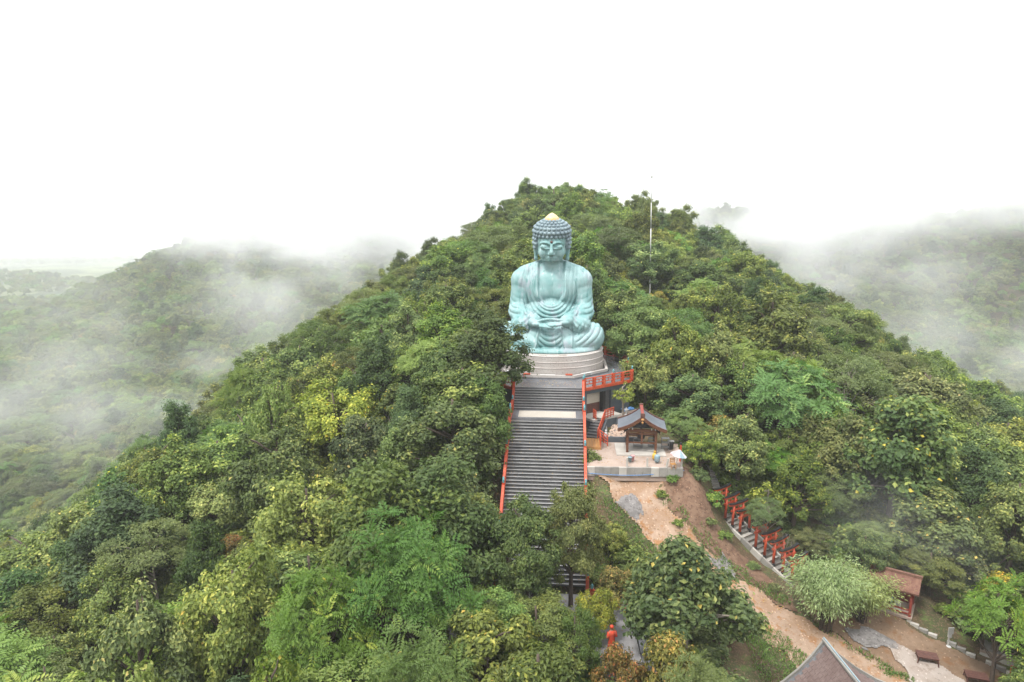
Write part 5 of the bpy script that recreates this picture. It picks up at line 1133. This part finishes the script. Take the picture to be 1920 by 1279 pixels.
# trees one can tell apart, each where the photograph shows it: species, crown top (pixel), distance, crown half width (pixels), label
HAND = [
 ('fine', 0, 985, 925, 37, 98, 'green tree standing in front of the left half of the lower stairs, dark trunk showing'),
 ('fine', 1, 1074, 890, 38, 56, 'taller thin green tree in front of the right railing of the lower stairs'),
 ('bigleaf', 0, 1292, 1008, 34, 118, 'large leaved dark tree with yellow leaves in front of the dirt road'),
 ('dark', 0, 916, 590, 55, 88, 'dense dark tree overlapping the left side of the statue and pedestal'),
 ('dark', 0, 915, 715, 50, 50, 'dark tree left of the stair head, below the tree that covers the pedestal'),
 ('feather', 0, 812, 640, 60, 74, 'bright feathery tree two crowns left of the pedestal'),
 ('feather', 1, 765, 958, 33, 118, 'large bright feathery tree in the lower middle, left of the stairs'),
 ('yellow', 0, 570, 888, 42, 108, 'broad light yellow green tree in the left foreground'),
 ('umbrella', 0, 1590, 655, 62, 86, 'flat topped grey green tree with pale limbs on the right slope'),
 ('feather', 0, 1385, 640, 64, 74, 'bright green feathery tree right of the terrace railing'),
 ('umbrella', 1, 690, 535, 90, 48, 'flat topped tree breaking the skyline on the left ridge'),
 ('umbrella', 0, 598, 592, 78, 66, 'layered dark green tree on the left skyline below the flat topped one'),
 ('fine', 1, 1040, 346, 142, 50, 'broad dark green tree on the very summit, above the statue'),
 ('dark', 0, 1325, 428, 122, 42, 'dark round tree on the right shoulder of the hilltop'),
 ('fine', 1, 1218, 366, 138, 36, 'thin grey green tree on the summit beside the white mast'),
 ('bamboo', 0, 1560, 1040, 38.5, 62, 'left clump of pale green bamboo drooping over the dirt road'),
 ('bamboo', 0, 1622, 1066, 39.5, 56, 'right clump of pale green bamboo beside the red shrine house'),
 ('feather', 1, 1885, 1088, 35, 66, 'fresh green feathery tree hanging over the hut at the right edge'),
 ('bigleaf', 1, 1762, 925, 45, 84, 'large leaved tree standing behind the red shrine house'),
 ('fine', 0, 1560, 880, 50, 88, 'pale green tree behind the bamboo, above the row of gates'),
 ('umbrella', 1, 1640, 985, 46, 70, 'grey green tree just behind the bamboo clumps'),
 ('feather', 0, 1420, 828, 53, 80, 'feathery tree right of the pavilion, above the top gate'),
 ('vine', 0, 512, 702, 56, 34, 'slim tree wrapped in hanging creeper on the left slope'),
 ('vine', 0, 497, 1212, 27, 48, 'creeper covered shrubby tree at the bottom edge, left of centre'),
 ('vine', 0, 215, 1225, 27, 38, 'narrow creeper covered tree at the bottom edge near the left corner'),
 ('fine', 1, 1010, 1118, 32.5, 95, 'green tree at the bottom centre, its crown hiding the plaza below the stairs'),
 ('fine', 0, 930, 1098, 32.5, 90, 'green tree left of the bottom centre, in front of the left part of the plaza'),
 ('fine', 1, 1076, 1135, 31.5, 56, 'rounded green tree at the bottom, left of the grey plaza steps'),
 ('teak', 1, 1010, 1190, 26, 110, 'bright bushy tree cut by the bottom edge below the stairs'),
 ('rust', 0, 1156, 1206, 30, 44, 'low bushy tree at the bottom edge hiding the legs of the person in red'),
 ('rust', 0, 1262, 1186, 29, 54, 'small tree with rust tinged leaves at the bottom, below the large leaved tree'),
 ('rust', 0, 1150, 1060, 37, 42, 'rust and green bush right of the stair foot'),
 ('feather', 1, 1310, 1228, 27, 44, 'small star shaped bright frond tree at the bottom edge'),
 ('fine', 0, 990, 1040, 35.5, 56, 'green tree at the very foot of the stairs, between the two bigger ones'),
 ('yellow', 0, 1116, 1104, 34.5, 44, 'yellow green bushy tree at the right of the stair foot, before the vermilion railing'),
 ('fine', 2, 893, 1100, 32, 62, 'green tree beside the dark red pillar at the bottom left of the plaza'),
 ('sapling', 0, 1440, 900, 47, 40, 'slender tree with a pale thin trunk standing right in the row of gates'),
 ('umbrella', 0, 1440, 930, 44.4, 36, 'small grey green tree hanging over the middle gates'),
 ('fine', 2, 1520, 990, 44.8, 44, 'pale green bushy tree over the lower gates'),
 ('fine', 1, 1750, 1030, 42.4, 64, 'small leaved tree hanging over the roof of the red shrine house'),
 ('bigleaf', 0, 1800, 1015, 44, 50, 'large leaved tree between the red shrine house and the hut'),
 ('dark', 0, 870, 500, 92, 36, 'tall dark emergent tree left of the statue shoulder'),
 ('teak', 1, 1140, 360, 145, 36, 'tree on the summit between statue and mast'),
 ('teak', 3, 960, 385, 140, 34, 'tall tree on the left of the summit'),
 ('feather', 2, 1600, 585, 90, 44, 'spreading green tree on the right skyline in front of the misty hill'),
 ('teak', 4, 1760, 655, 82, 46, 'tall olive tree on the right ridge near the edge of the mist'),
 ('dark', 0, 330, 760, 66, 50, 'dark tree on the left ridge against the pale valley'),
 ('feather', 0, 455, 690, 74, 50, 'feathery tree on the left skyline above the creeper wrapped tree'),
 ('teak', 0, 590, 664, 62, 58, 'tall olive tree with yellow tips on the left slope'),
 ('yellow', 0, 1213, 655, 60, 52, 'yellow green tree overlapping the end of the right terrace railing'),
 ('teak', 1, 1300, 690, 57, 62, 'leafy olive tree rising right of the pavilion roof'),
 ('feather', 1, 1290, 770, 52, 40, 'soft green frondy tree just behind the pastel parasol'),
 ('umbrella', 0, 680, 640, 66, 56, 'spreading pale limbed tree in the middle of the left slope'),
 ('teak', 2, 1610, 575, 88, 44, 'round tree on the right ridge line against the misty hill'),
 ('bigleaf', 0, 850, 870, 44, 84, 'large leaved grey green tree left of the lower stairs'),
 ('yellow', 0, 430, 1040, 33, 110, 'broad yellow green tree in the lower left foreground'),
 ('teak', 0, 240, 1085, 31, 105, 'olive brown tipped tree in the lower left foreground'),
 ('feather', 0, 590, 1070, 31, 90, 'frondy green tree between the two yellow green trees at lower left'),
 ('feather', 1, 790, 1170, 27, 110, 'frondy bright tree at the bottom edge left of the centre'),
]
for sp, vi, px, py, d, hw, lab in HAND:
    v = SPEC[sp][vi % len(SPEC[sp])]; tp_ = at_d(px, py, d); z = float(H(tp_[0], tp_[1])) - .15
    s = (tp_[2] - z) / (v[3] * 1.02); zc_ = d * CP + (CAM[2] - tp_[2]) * SP; wd = hw / FPX * zc_ / (v[2] * max(s, .1))
    s = float(np.clip(s, .35, 1.9)); wd = float(np.clip(wd, .55, 1.5))
    plant(sp, v, tp_[0], tp_[1], s, rng.uniform(0, 6.28), wd, lab, None)
p = fac(3.55, 1.1, GZ2); plant('sapling', SPEC['sapling'][0], p[0], p[1], .95, 1.0, 1.0, 'thin young tree with sparse yellow green leaves beside the room under the terrace', None, GZ2)
bt = [bare_tree('bare_tree', M['bark_pale'], s) for s in (31, 32)]
for k, (px, py, d, s, lab) in enumerate(((575, 885, 46, 1.1, 'pale leafless tree with twisted limbs in the gap on the left slope'), (630, 865, 47, .8, 'thin leafless trunk right of the twisted bare tree'), (528, 905, 45, .9, 'brown leafless tree left of the twisted bare tree'), (1462, 1105, 43, .55, 'small bare sapling at the lower end of the gate path'))):
    q = at_d(px, py, d); o = link('bare_tree', bt[k % 2], None, (q[0], q[1], float(H(q[0], q[1])))); o.scale = (s,) * 3; o.rotation_euler = (0, 0, k * 1.7); tag(o, lab, 'tree', 'bare trees')

# keep-clear outlines in the view: what the photograph shows unobstructed (farther than the tree)
CLEAR = [([(965, 388), (1140, 388), (1140, 700), (965, 700)], 58), ([(962, 690), (1130, 690), (1195, 700), (1175, 770), (1100, 890), (1098, 935), (948, 935), (955, 760)], 46), ([(1130, 655), (1185, 655), (1190, 710), (1140, 715)], 60),
         ([(1098, 730), (1200, 730), (1262, 790), (1285, 880), (1100, 890)], 46), ([(1112, 890), (1260, 890), (1280, 940), (1345, 1010), (1345, 1060), (1255, 1040), (1150, 945)], 45), ([(1340, 925), (1375, 925), (1480, 1050), (1500, 1110), (1440, 1110), (1340, 1000)], 44),
         ([(1400, 1120), (1500, 1120), (1700, 1180), (1780, 1160), (1880, 1250), (1880, 1279), (1480, 1279), (1420, 1190)], 35), ([(1395, 1095), (1470, 1110), (1520, 1180), (1500, 1279), (1440, 1279), (1425, 1200)], 36), ([(1120, 1150), (1205, 1150), (1215, 1225), (1125, 1225)], 30), ([(1660, 1100), (1740, 1090), (1745, 1180), (1670, 1170)], 41), ([(1213, 320), (1228, 320), (1228, 515), (1213, 515)], 80)]
def seg_hit(cx, cy, rx, ry, poly):
    P = np.array(poly, float); P = np.stack([(P[:, 0] - cx) / rx, (P[:, 1] - cy) / ry], -1)
    if inside(list(map(tuple, P)), np.array(0.0), np.array(0.0)): return True
    for a, b in zip(P, np.roll(P, -1, 0)):
        t = np.clip(-(a @ (b - a)) / max((b - a) @ (b - a), 1e-9), 0, 1)
        if np.hypot(*(a + (b - a) * t)) < 1: return True
    return False
def blocked(x, y, z, v, s, wide):
    c = np.array([x, y, z + v[4] * s]); px, py, zc_ = project(c)
    if zc_ < 4: return True
    rx = v[2] * s * wide / zc_ * FPX * .92; ry = v[5] * s / zc_ * FPX * .98
    dist = (c - CAM) @ FWD
    return any(dist < dd + 22 and dist - 0 < dd + (0 if True else 0) + 6 and seg_hit(px, py, rx, ry, poly) for poly, dd in CLEAR)
BUILT = [[(-3.6, -25), (3.6, -25), (3.6, -7), (-3.6, -7)], inset(TER, 1.06), [(2.8, -18.2), (11.2, -18.2), (11.2, -9), (8.6, -2), (2.8, -8)], ROAD_POLY, YARD_POLY, [(-5.4, -31.2), (7.4, -31.2), (7.4, -24), (-5.4, -24)], [tuple(AP[:2] - FWD[:2] * f + RGT[:2] * r) for f, r in ((-.8, -3.6), (9, -3.6), (9, 3.6), (-.8, 3.6))],
         [tuple(tpath(-.4, -.3)[:2]), tuple(tpath(1.2, -.3)[:2]), tuple(tpath(1.2, 1.5)[:2]), tuple(tpath(-.4, 1.5)[:2])], BANK_POLY]
def on_built(x, y): return any(inside(p_, np.array(x), np.array(y)) for p_ in BUILT)
g = np.random.default_rng(77)
def cover(d0, d1, gap, margin, n):
    d = np.sqrt(g.uniform(d0 ** 2, d1 ** 2, n)); u = g.uniform(-1, 1, n) * (.80 * d + margin)
    P = CAM[:2] + FWD[:2] * d[:, None] + RGT[:2] * u[:, None]; return P
MIX = ['teak'] * 34 + ['fine'] * 16 + ['feather'] * 16 + ['umbrella'] * 12 + ['bigleaf'] * 8 + ['yellow'] * 8 + ['dark'] * 8 + ['vine'] * 2 + ['rust'] * 2
class Hash:
    def __init__(s, c): s.c = c; s.d = {}
    def near(s, x, y, r):
        i, j = int(x // s.c), int(y // s.c); k = int(r // s.c) + 1
        for a in range(i - k, i + k + 1):
            for b in range(j - k, j + k + 1):
                for q in s.d.get((a, b), ()):
                    if (q[0] - x) ** 2 + (q[1] - y) ** 2 < (r * q[2]) ** 2: return True
        return False
    def put(s, x, y, w=1.0): s.d.setdefault((int(x // s.c), int(y // s.c)), []).append((x, y, w))
hs_ = Hash(4.0)
for x, y, r in TREES: hs_.put(x, y, min(1.15, max(.6, r / 3.0)))
cand = np.concatenate([cover(13, 70, 3.6, 16, 12000), cover(70, 150, 3.8, 16, 18000)])
cand = cand[np.argsort(np.linalg.norm(cand - CAM[:2], axis=1) + g.uniform(0, 14, len(cand)))]
near = []
zz = H(cand[:, 0], cand[:, 1])
for (x, y), z in zip(cand, zz):
    d = (np.array([x, y, 0]) - CAM) @ FWD; gap = 3.35 if d < 70 else 3.6
    if hs_.near(x, y, gap) or on_built(x, y): continue
    k = int((np.sin(x * .09 + 1) + np.sin(y * .11 + x * .04) + 2) * 7 + g.normal() * 13) % len(MIX) if g.random() < .5 else g.integers(len(MIX))
    sp = MIX[k]; v = SPEC[sp][g.integers(len(SPEC[sp]))]; ok = False
    for tr in range(3):
        s = float(np.clip(g.normal(1.0, .20), .62, 1.6)) * (1, .62, .45)[tr]; wide = g.uniform(.82, 1.22)
        if not blocked(x, y, z, v, s, wide): ok = True; break
        if tr == 1: sp = 'teak' if g.random() < .6 else 'yellow'; v = SPEC[sp][0]
    if not ok: continue
    near.append((d, x, y, z - .15, sp, v, s, wide)); hs_.put(x, y, 1.0)
def in_view(x, y, z, v, s):
    px, py, zc_ = project(np.array([x, y, z + v[4] * s])); m = v[2] * s / max(zc_, 1) * FPX
    return -m < px < 1920 + m and -m < py < 1279 + m
vis = [q for q in near if in_view(q[1], q[2], q[3], q[5], q[6])]; vis.sort(key=lambda q: q[0])
NI = 262; indiv = vis[:NI]; ids = set(id(q) for q in indiv); rest = [q for q in near if id(q) not in ids]

# describe each by look and by what it stands next to
LM = [('the statue', 1034, 500), ('the stone pedestal', 1040, 690), ('the stair landing with the cream mat', 1020, 778), ('the middle of the lower stairs', 1020, 880), ('the foot of the stairs', 1015, 1100), ('the pavilion roof', 1205, 800), ('the pastel parasol', 1268, 850), ('the top vermilion gate', 1357, 940), ('the lowest vermilion gate', 1480, 1060),
      ('the left bamboo clump', 1560, 1100), ('the red shrine house', 1705, 1130), ('the white sign board', 1778, 1190), ('the hut with the brown roof', 1850, 1180), ('the tiled pyramid roof', 1550, 1240), ('the creeper wrapped slim tree', 512, 750), ('the pale twisted bare tree', 575, 860), ('the broad yellow green tree at lower left', 430, 1100), ('the flat topped skyline tree', 690, 560),
      ('the flat topped grey green tree with pale limbs', 1590, 710), ('the white mast', 1221, 480), ('the large bright feathery tree', 765, 1060), ('the large leaved tree in front of the road', 1292, 1110), ('the bottom left corner', 40, 1250), ('the left edge of the picture', 20, 1010), ('the right edge of the picture', 1900, 900)]
taken = {}
def describe(q):
    d, x, y, z, sp, v, s, wide = q; px, py, zc_ = project(np.array([x, y, z + v[4] * s])); px, py = float(px), float(py)
    size = 'tall' if s > 1.1 else ('small' if s < .75 else ('broad' if wide > 1.1 else ('slender' if wide < .94 else '')))
    ds = sorted(LM, key=lambda l: math.hypot(l[1] - px, l[2] - py)); outs = []
    base = (size + ' ' + SPN[sp][1]).strip()
    for nme, lx, ly in ds[:9]:
        a = math.degrees(math.atan2(-(py - ly), px - lx)) % 360; r = math.hypot(px - lx, py - ly)
        dirw = ('right of', 'above and right of', 'above', 'above and left of', 'left of', 'below and left of', 'below', 'below and right of')[int((a + 22.5) // 45) % 8]
        far = 'just ' if r < 85 else ('' if r < 190 else 'well ')
        outs.append(f'{base}, {far}{dirw} {nme}')
    for o in outs:
        if len(o.split()) <= 16 and o not in taken: taken[o] = 1; return o
    return min(outs, key=lambda o: len(o.split()))
crown_src = {}
for q in indiv:
    d, x, y, z, sp, v, s, wide = q
    o, c = plant(sp, v, x, y, s, g.uniform(0, 6.28), wide, describe(q), 'trees of the wooded hill', z)
    crown_src[v[0].name] = c
for o in list(COL.objects):
    if o.type == 'MESH' and o.data.name.endswith('_crown') and o.data.name not in crown_src: crown_src[o.data.name] = o
for o in COL.objects:
    if o.get('category') == 'tree' and 'group' not in o: o['group'] = 'trees of the wooded hill'
    if o.get('category') == 'bamboo': o['group'] = 'bamboo by the dirt road'

def scatter(name, mat, pts, srcs, kind='stuff'):
    """one object of many plants: points carrying which plant, its turn and its size, instanced by geometry nodes"""
    P = np.array([p[:3] for p in pts], np.float32); me = bpy.data.meshes.new(name); me.vertices.add(len(P)); me.vertices.foreach_set('co', P.ravel())
    a = me.attributes.new('variant', 'INT', 'POINT'); a.data.foreach_set('value', np.array([p[3] for p in pts], np.int32))
    a = me.attributes.new('turn', 'FLOAT', 'POINT'); a.data.foreach_set('value', np.array([p[4] for p in pts], np.float32))
    a = me.attributes.new('size', 'FLOAT_VECTOR', 'POINT'); a.data.foreach_set('vector', np.array([p[5] for p in pts], np.float32).ravel())
    me.materials.append(mat); o = link(name, me); tag(o, kind=kind)
    ng = bpy.data.node_groups.new(name, 'GeometryNodeTree'); ng.interface.new_socket('Geometry', in_out='INPUT', socket_type='NodeSocketGeometry'); ng.interface.new_socket('Geometry', in_out='OUTPUT', socket_type='NodeSocketGeometry')
    N = ng.nodes.new; gi, go = N('NodeGroupInput'), N('NodeGroupOutput'); iop = N('GeometryNodeInstanceOnPoints'); jn = N('GeometryNodeJoinGeometry')
    for s in reversed(srcs):
        oi = N('GeometryNodeObjectInfo'); oi.inputs['Object'].default_value = s; oi.inputs['As Instance'].default_value = True; ng.links.new(oi.outputs['Geometry'], jn.inputs[0])
    def at(nm_, ty): n_ = N('GeometryNodeInputNamedAttribute'); n_.data_type = ty; n_.inputs['Name'].default_value = nm_; return [q for q in n_.outputs if q.enabled and q.name == 'Attribute'][0]
    cx = N('ShaderNodeCombineXYZ'); ng.links.new(at('turn', 'FLOAT'), cx.inputs[2])
    ng.links.new(gi.outputs[0], iop.inputs['Points']); ng.links.new(jn.outputs[0], iop.inputs['Instance']); iop.inputs['Pick Instance'].default_value = True
    ng.links.new(at('variant', 'INT'), iop.inputs['Instance Index']); ng.links.new(cx.outputs[0], iop.inputs['Rotation']); ng.links.new(at('size', 'FLOAT_VECTOR'), iop.inputs['Scale']); ng.links.new(iop.outputs[0], go.inputs[0])
    md = o.modifiers.new('plants', 'NODES'); md.node_group = ng; return o
SRC = [crown_src[k] for k in sorted(crown_src)]; KEY = {k: i for i, k in enumerate(sorted(crown_src))}
FM = [v for sp in MIX for v in SPEC[sp][:1] if v[0].name in KEY]
ALLV = {sp: [v for v in SPEC[sp] if v[0].name in KEY] for sp in set(MIX)}
fpts = [(x, y, z, KEY[v[0].name], g.uniform(0, 6.28), (s * wide, s * wide, s)) for d, x, y, z, sp, v, s, wide in rest if v[0].name in KEY]
def far_trees(d0, d1, n, gap, smin, smax, limit=None, margin=14):
    P = cover(d0, d1, gap, margin, n); h2 = Hash(gap * 1.2); out = []
    Z = H(P[:, 0], P[:, 1])
    for (x, y), z in zip(P, Z):
        if limit is not None and not limit(x, y, z): continue
        if h2.near(x, y, gap): continue
        h2.put(x, y); sp = MIX[g.integers(len(MIX))]
        if not ALLV[sp]: sp = 'teak'
        v = ALLV[sp][g.integers(len(ALLV[sp]))]; s = g.uniform(smin, smax) * (1.35 if g.random() < .12 else 1.0); w = g.uniform(.85, 1.25)
        out.append((x, y, z - .3, KEY[v[0].name], g.uniform(0, 6.28), (s * w, s * w, s)))
    return out
fpts += far_trees(150, 330, 45000, 4.0, .7, 1.3, None, 50)
fpts += far_trees(330, 780, 110000, 4.8, .7, 1.45, None, 70)
fpts += far_trees(760, 2600, 60000, 9.0, 1.0, 1.6, lambda x, y, z: math.sin(x * .011 + 2 * math.sin(y * .006)) + math.sin(y * .013 + x * .004) > .25)
print('forest points', len(fpts), 'near', len(near), 'visible near', len(vis))
scatter('forest', M['leaf_olive'], fpts, SRC)
# low shrubs one can pick out on the slopes beside the road, then undergrowth below the trees
for k, (px, py, s, lab) in enumerate(((1240, 932, .5, 'low green shrub on the bank between dirt road and pavilion yard'), (1262, 905, .6, 'small shrub right below the front wall of the yard'), (1272, 985, .45, 'grassy shrub at the right edge of the dirt road'), (1335, 945, .9, 'shrub beside the top vermilion gate'), (1310, 900, .8, 'bright shrub by the grey upper steps'),
      (1297, 868, .7, 'shrub right of the yard wall under the parasol'), (1412, 1066, .5, 'shrub on the earth bank below the fourth gate'), (1360, 1010, .55, 'small shrub on the bare bank under the second gate'), (1105, 868, .9, 'shrubby plant between the deck and the front wall'), (1330, 985, .5, 'tiny shrub in the middle of the bare earth bank'), (1452, 1106, .45, 'shrub near the lower end of the earth bank'))):
    q = ground_at(px, py); v = SHRUB[k % 2]; o, c = plant('shrub', v, q[0], q[1], s, k * 1.3, 1.0, lab, 'shrubs on the slopes', q[2] - .05); 
    if k < 2: crown_src['s%d' % k] = c
sp_ = []
P = cover(13, 120, 1, 12, 20000); Z = H(P[:, 0], P[:, 1]); hu = Hash(1.2)
for (x, y), z in zip(P, Z):
    if on_built(x, y) or hu.near(x, y, 1.05): continue
    hu.put(x, y); s = g.uniform(.6, 1.5); 
    px, py, zc_ = project(np.array([x, y, z + .6]))
    dist = (np.array([x, y, 0]) - CAM) @ FWD; m_ = s * 1.35 / max(zc_, 1) * FPX
    if -200 < px < 2120 and any(dist < dd + 4 and seg_hit(float(px), float(py), m_, m_ * .75, poly) for poly, dd in CLEAR): continue
    sp_.append((x, y, z - .1, int(g.integers(2)), g.uniform(0, 6.28), (s * 1.2, s * 1.2, s)))
scatter('undergrowth', M['leaf_fine'], sp_, [crown_src['s0'], crown_src['s1']])
# grass along the road edges
M['grass'] = leafmat('grass', (.085, .15, .025), (.15, .235, .042), (.24, .30, .07))
def grass(polys, dens):
    C = []
    for poly in polys:
        Pq = np.array(poly_world(poly)); n = int(dens * (np.ptp(Pq[:, 0]) * np.ptp(Pq[:, 1]))); X = g.uniform(Pq[:, 0].min(), Pq[:, 0].max(), n); Y = g.uniform(Pq[:, 1].min(), Pq[:, 1].max(), n)
        k = inside(list(map(tuple, Pq)), X + .35 * wobble(X, Y, 1.3), Y + .35 * wobble(Y, X, 1.3)) & (wobble(X, Y, .8) + g.normal(0, .5, n) > -.7); C.append(np.stack([X[k], Y[k], H(X[k], Y[k])], -1))
    C = np.concatenate(C); N_ = len(C); L = g.uniform(.12, .30, N_); td = g.normal(size=(N_, 3)) * .55 + np.array([0, 0, 1.0]); td = unit(td)
    c = C + td * L[:, None] * .5 + (0, 0, .07); nrm = unit(np.cross(td, g.normal(size=(N_, 3))))
    o = link('grass', leaves_mesh('grass', c, nrm, L, L * .22, np.clip(g.normal(.4, .2, N_), 0, 1), M['grass'], td, .2, g)); tag(o, 'short green grass along the edges of the dirt road', 'grass', None, 'stuff')
grass([[(1230, 925), (1252, 930), (1260, 950), (1236, 948)], [(1250, 955), (1275, 960), (1330, 1010), (1400, 1075), (1480, 1130), (1470, 1138), (1395, 1090), (1340, 1040), (1290, 995)], [(1112, 925), (1150, 938), (1195, 987), (1255, 1047), (1330, 1112), (1300, 1130), (1200, 1065), (1125, 1000)], [(1440, 1180), (1520, 1240), (1490, 1279), (1420, 1279), (1400, 1200)],
       [(1500, 1140), (1562, 1186), (1640, 1233), (1720, 1283), (1700, 1283), (1630, 1242), (1545, 1190)], [(1620, 1225), (1690, 1262), (1720, 1290), (1700, 1290), (1650, 1262)], [(1110, 985), (1160, 1010), (1150, 1110), (1110, 1100)]], 190)
# ------------------------------------------------------------------ air
def volume_mat(name, color, density, aniso=0.0):
    m = bpy.data.materials.new(name); m.use_nodes = True; t = m.node_tree; t.nodes.remove(t.nodes['Principled BSDF'])
    v = nn(t, 'ShaderNodeVolumePrincipled'); v.inputs['Color'].default_value = (*color, 1); v.inputs['Density'].default_value = density; v.inputs['Anisotropy'].default_value = aniso
    t.links.new(v.outputs[0], t.nodes['Material Output'].inputs['Volume']); return m, t, v
hm_, _, _ = volume_mat('haze_air', (.86, .88, .905), 0.0004)
zmin = float(GZ.min()) - 1
hb_ = MB(); hb_.box((0, 0, (zmin + 70) / 2), (19000, 19000, 70 - zmin)); hz_ = hb_.build('haze', hm_); tag(hz_, kind='stuff')
def mist(px, py, d, size, dens, scale, lo=.42, hi=.68, rz=0.0, dz=0.0):
    """a drifting bank of cloud: soft edged, denser and thinner by turns"""
    c = at_d(px, py, d); c[2] += dz
    m, t, v = volume_mat('mist', (.94, .95, .965), 0.0)
    tc = nn(t, 'ShaderNodeTexCoord'); ln = nn(t, 'ShaderNodeVectorMath', operation='LENGTH'); t.links.new(tc.outputs['Object'], ln.inputs[0])
    fall = ramp(t, ln.outputs['Value'], 1.0, .15)
    geo = nn(t, 'ShaderNodeNewGeometry'); n = noise(t, scale, 3, .55, geo.outputs['Position'], (1, 1, 1.6), dist=.4)
    mu = nn(t, 'ShaderNodeMath', operation='MULTIPLY'); t.links.new(fall, mu.inputs[0]); t.links.new(ramp(t, n, lo, hi), mu.inputs[1])
    m2 = nn(t, 'ShaderNodeMath', operation='MULTIPLY'); m2.inputs[1].default_value = dens; t.links.new(mu.outputs[0], m2.inputs[0]); t.links.new(m2.outputs[0], v.inputs['Density'])
    mb = MB(); mb.ball((0, 0, 0), 1.0, 24, 14); o = mb.build('mist', m); o.location = c; o.scale = size; o.rotation_euler = (0, 0, YAW + rz); tag(o, kind='stuff'); return o
cy.volume_step_rate = 2.0; cy.volume_max_steps = 128
mist(640, 455, 330, (130, 90, 50), .028, .020)
mist(760, 400, 500, (330, 120, 62), .018, .012, .36, .6)
mist(560, 380, 560, (190, 120, 46), .034, .013, .34, .6)
mist(1400, 396, 470, (200, 110, 42), .026, .013, .36, .62)
mist(1480, 500, 330, (110, 80, 40), .016, .02)
mist(1830, 370, 470, (210, 90, 34), .018, .014, .36, .6)
mist(190, 800, 170, (85, 60, 26), .015, .03)
mist(330, 620, 250, (120, 70, 36), .008, .025)
mist(1840, 650, 200, (50, 50, 26), .016, .035)
mist(1640, 1010, 42, (13, 7, 5.5), .014, .16)
mist(60, 470, 1700, (1500, 800, 110), .0032, .004, .05, .6)
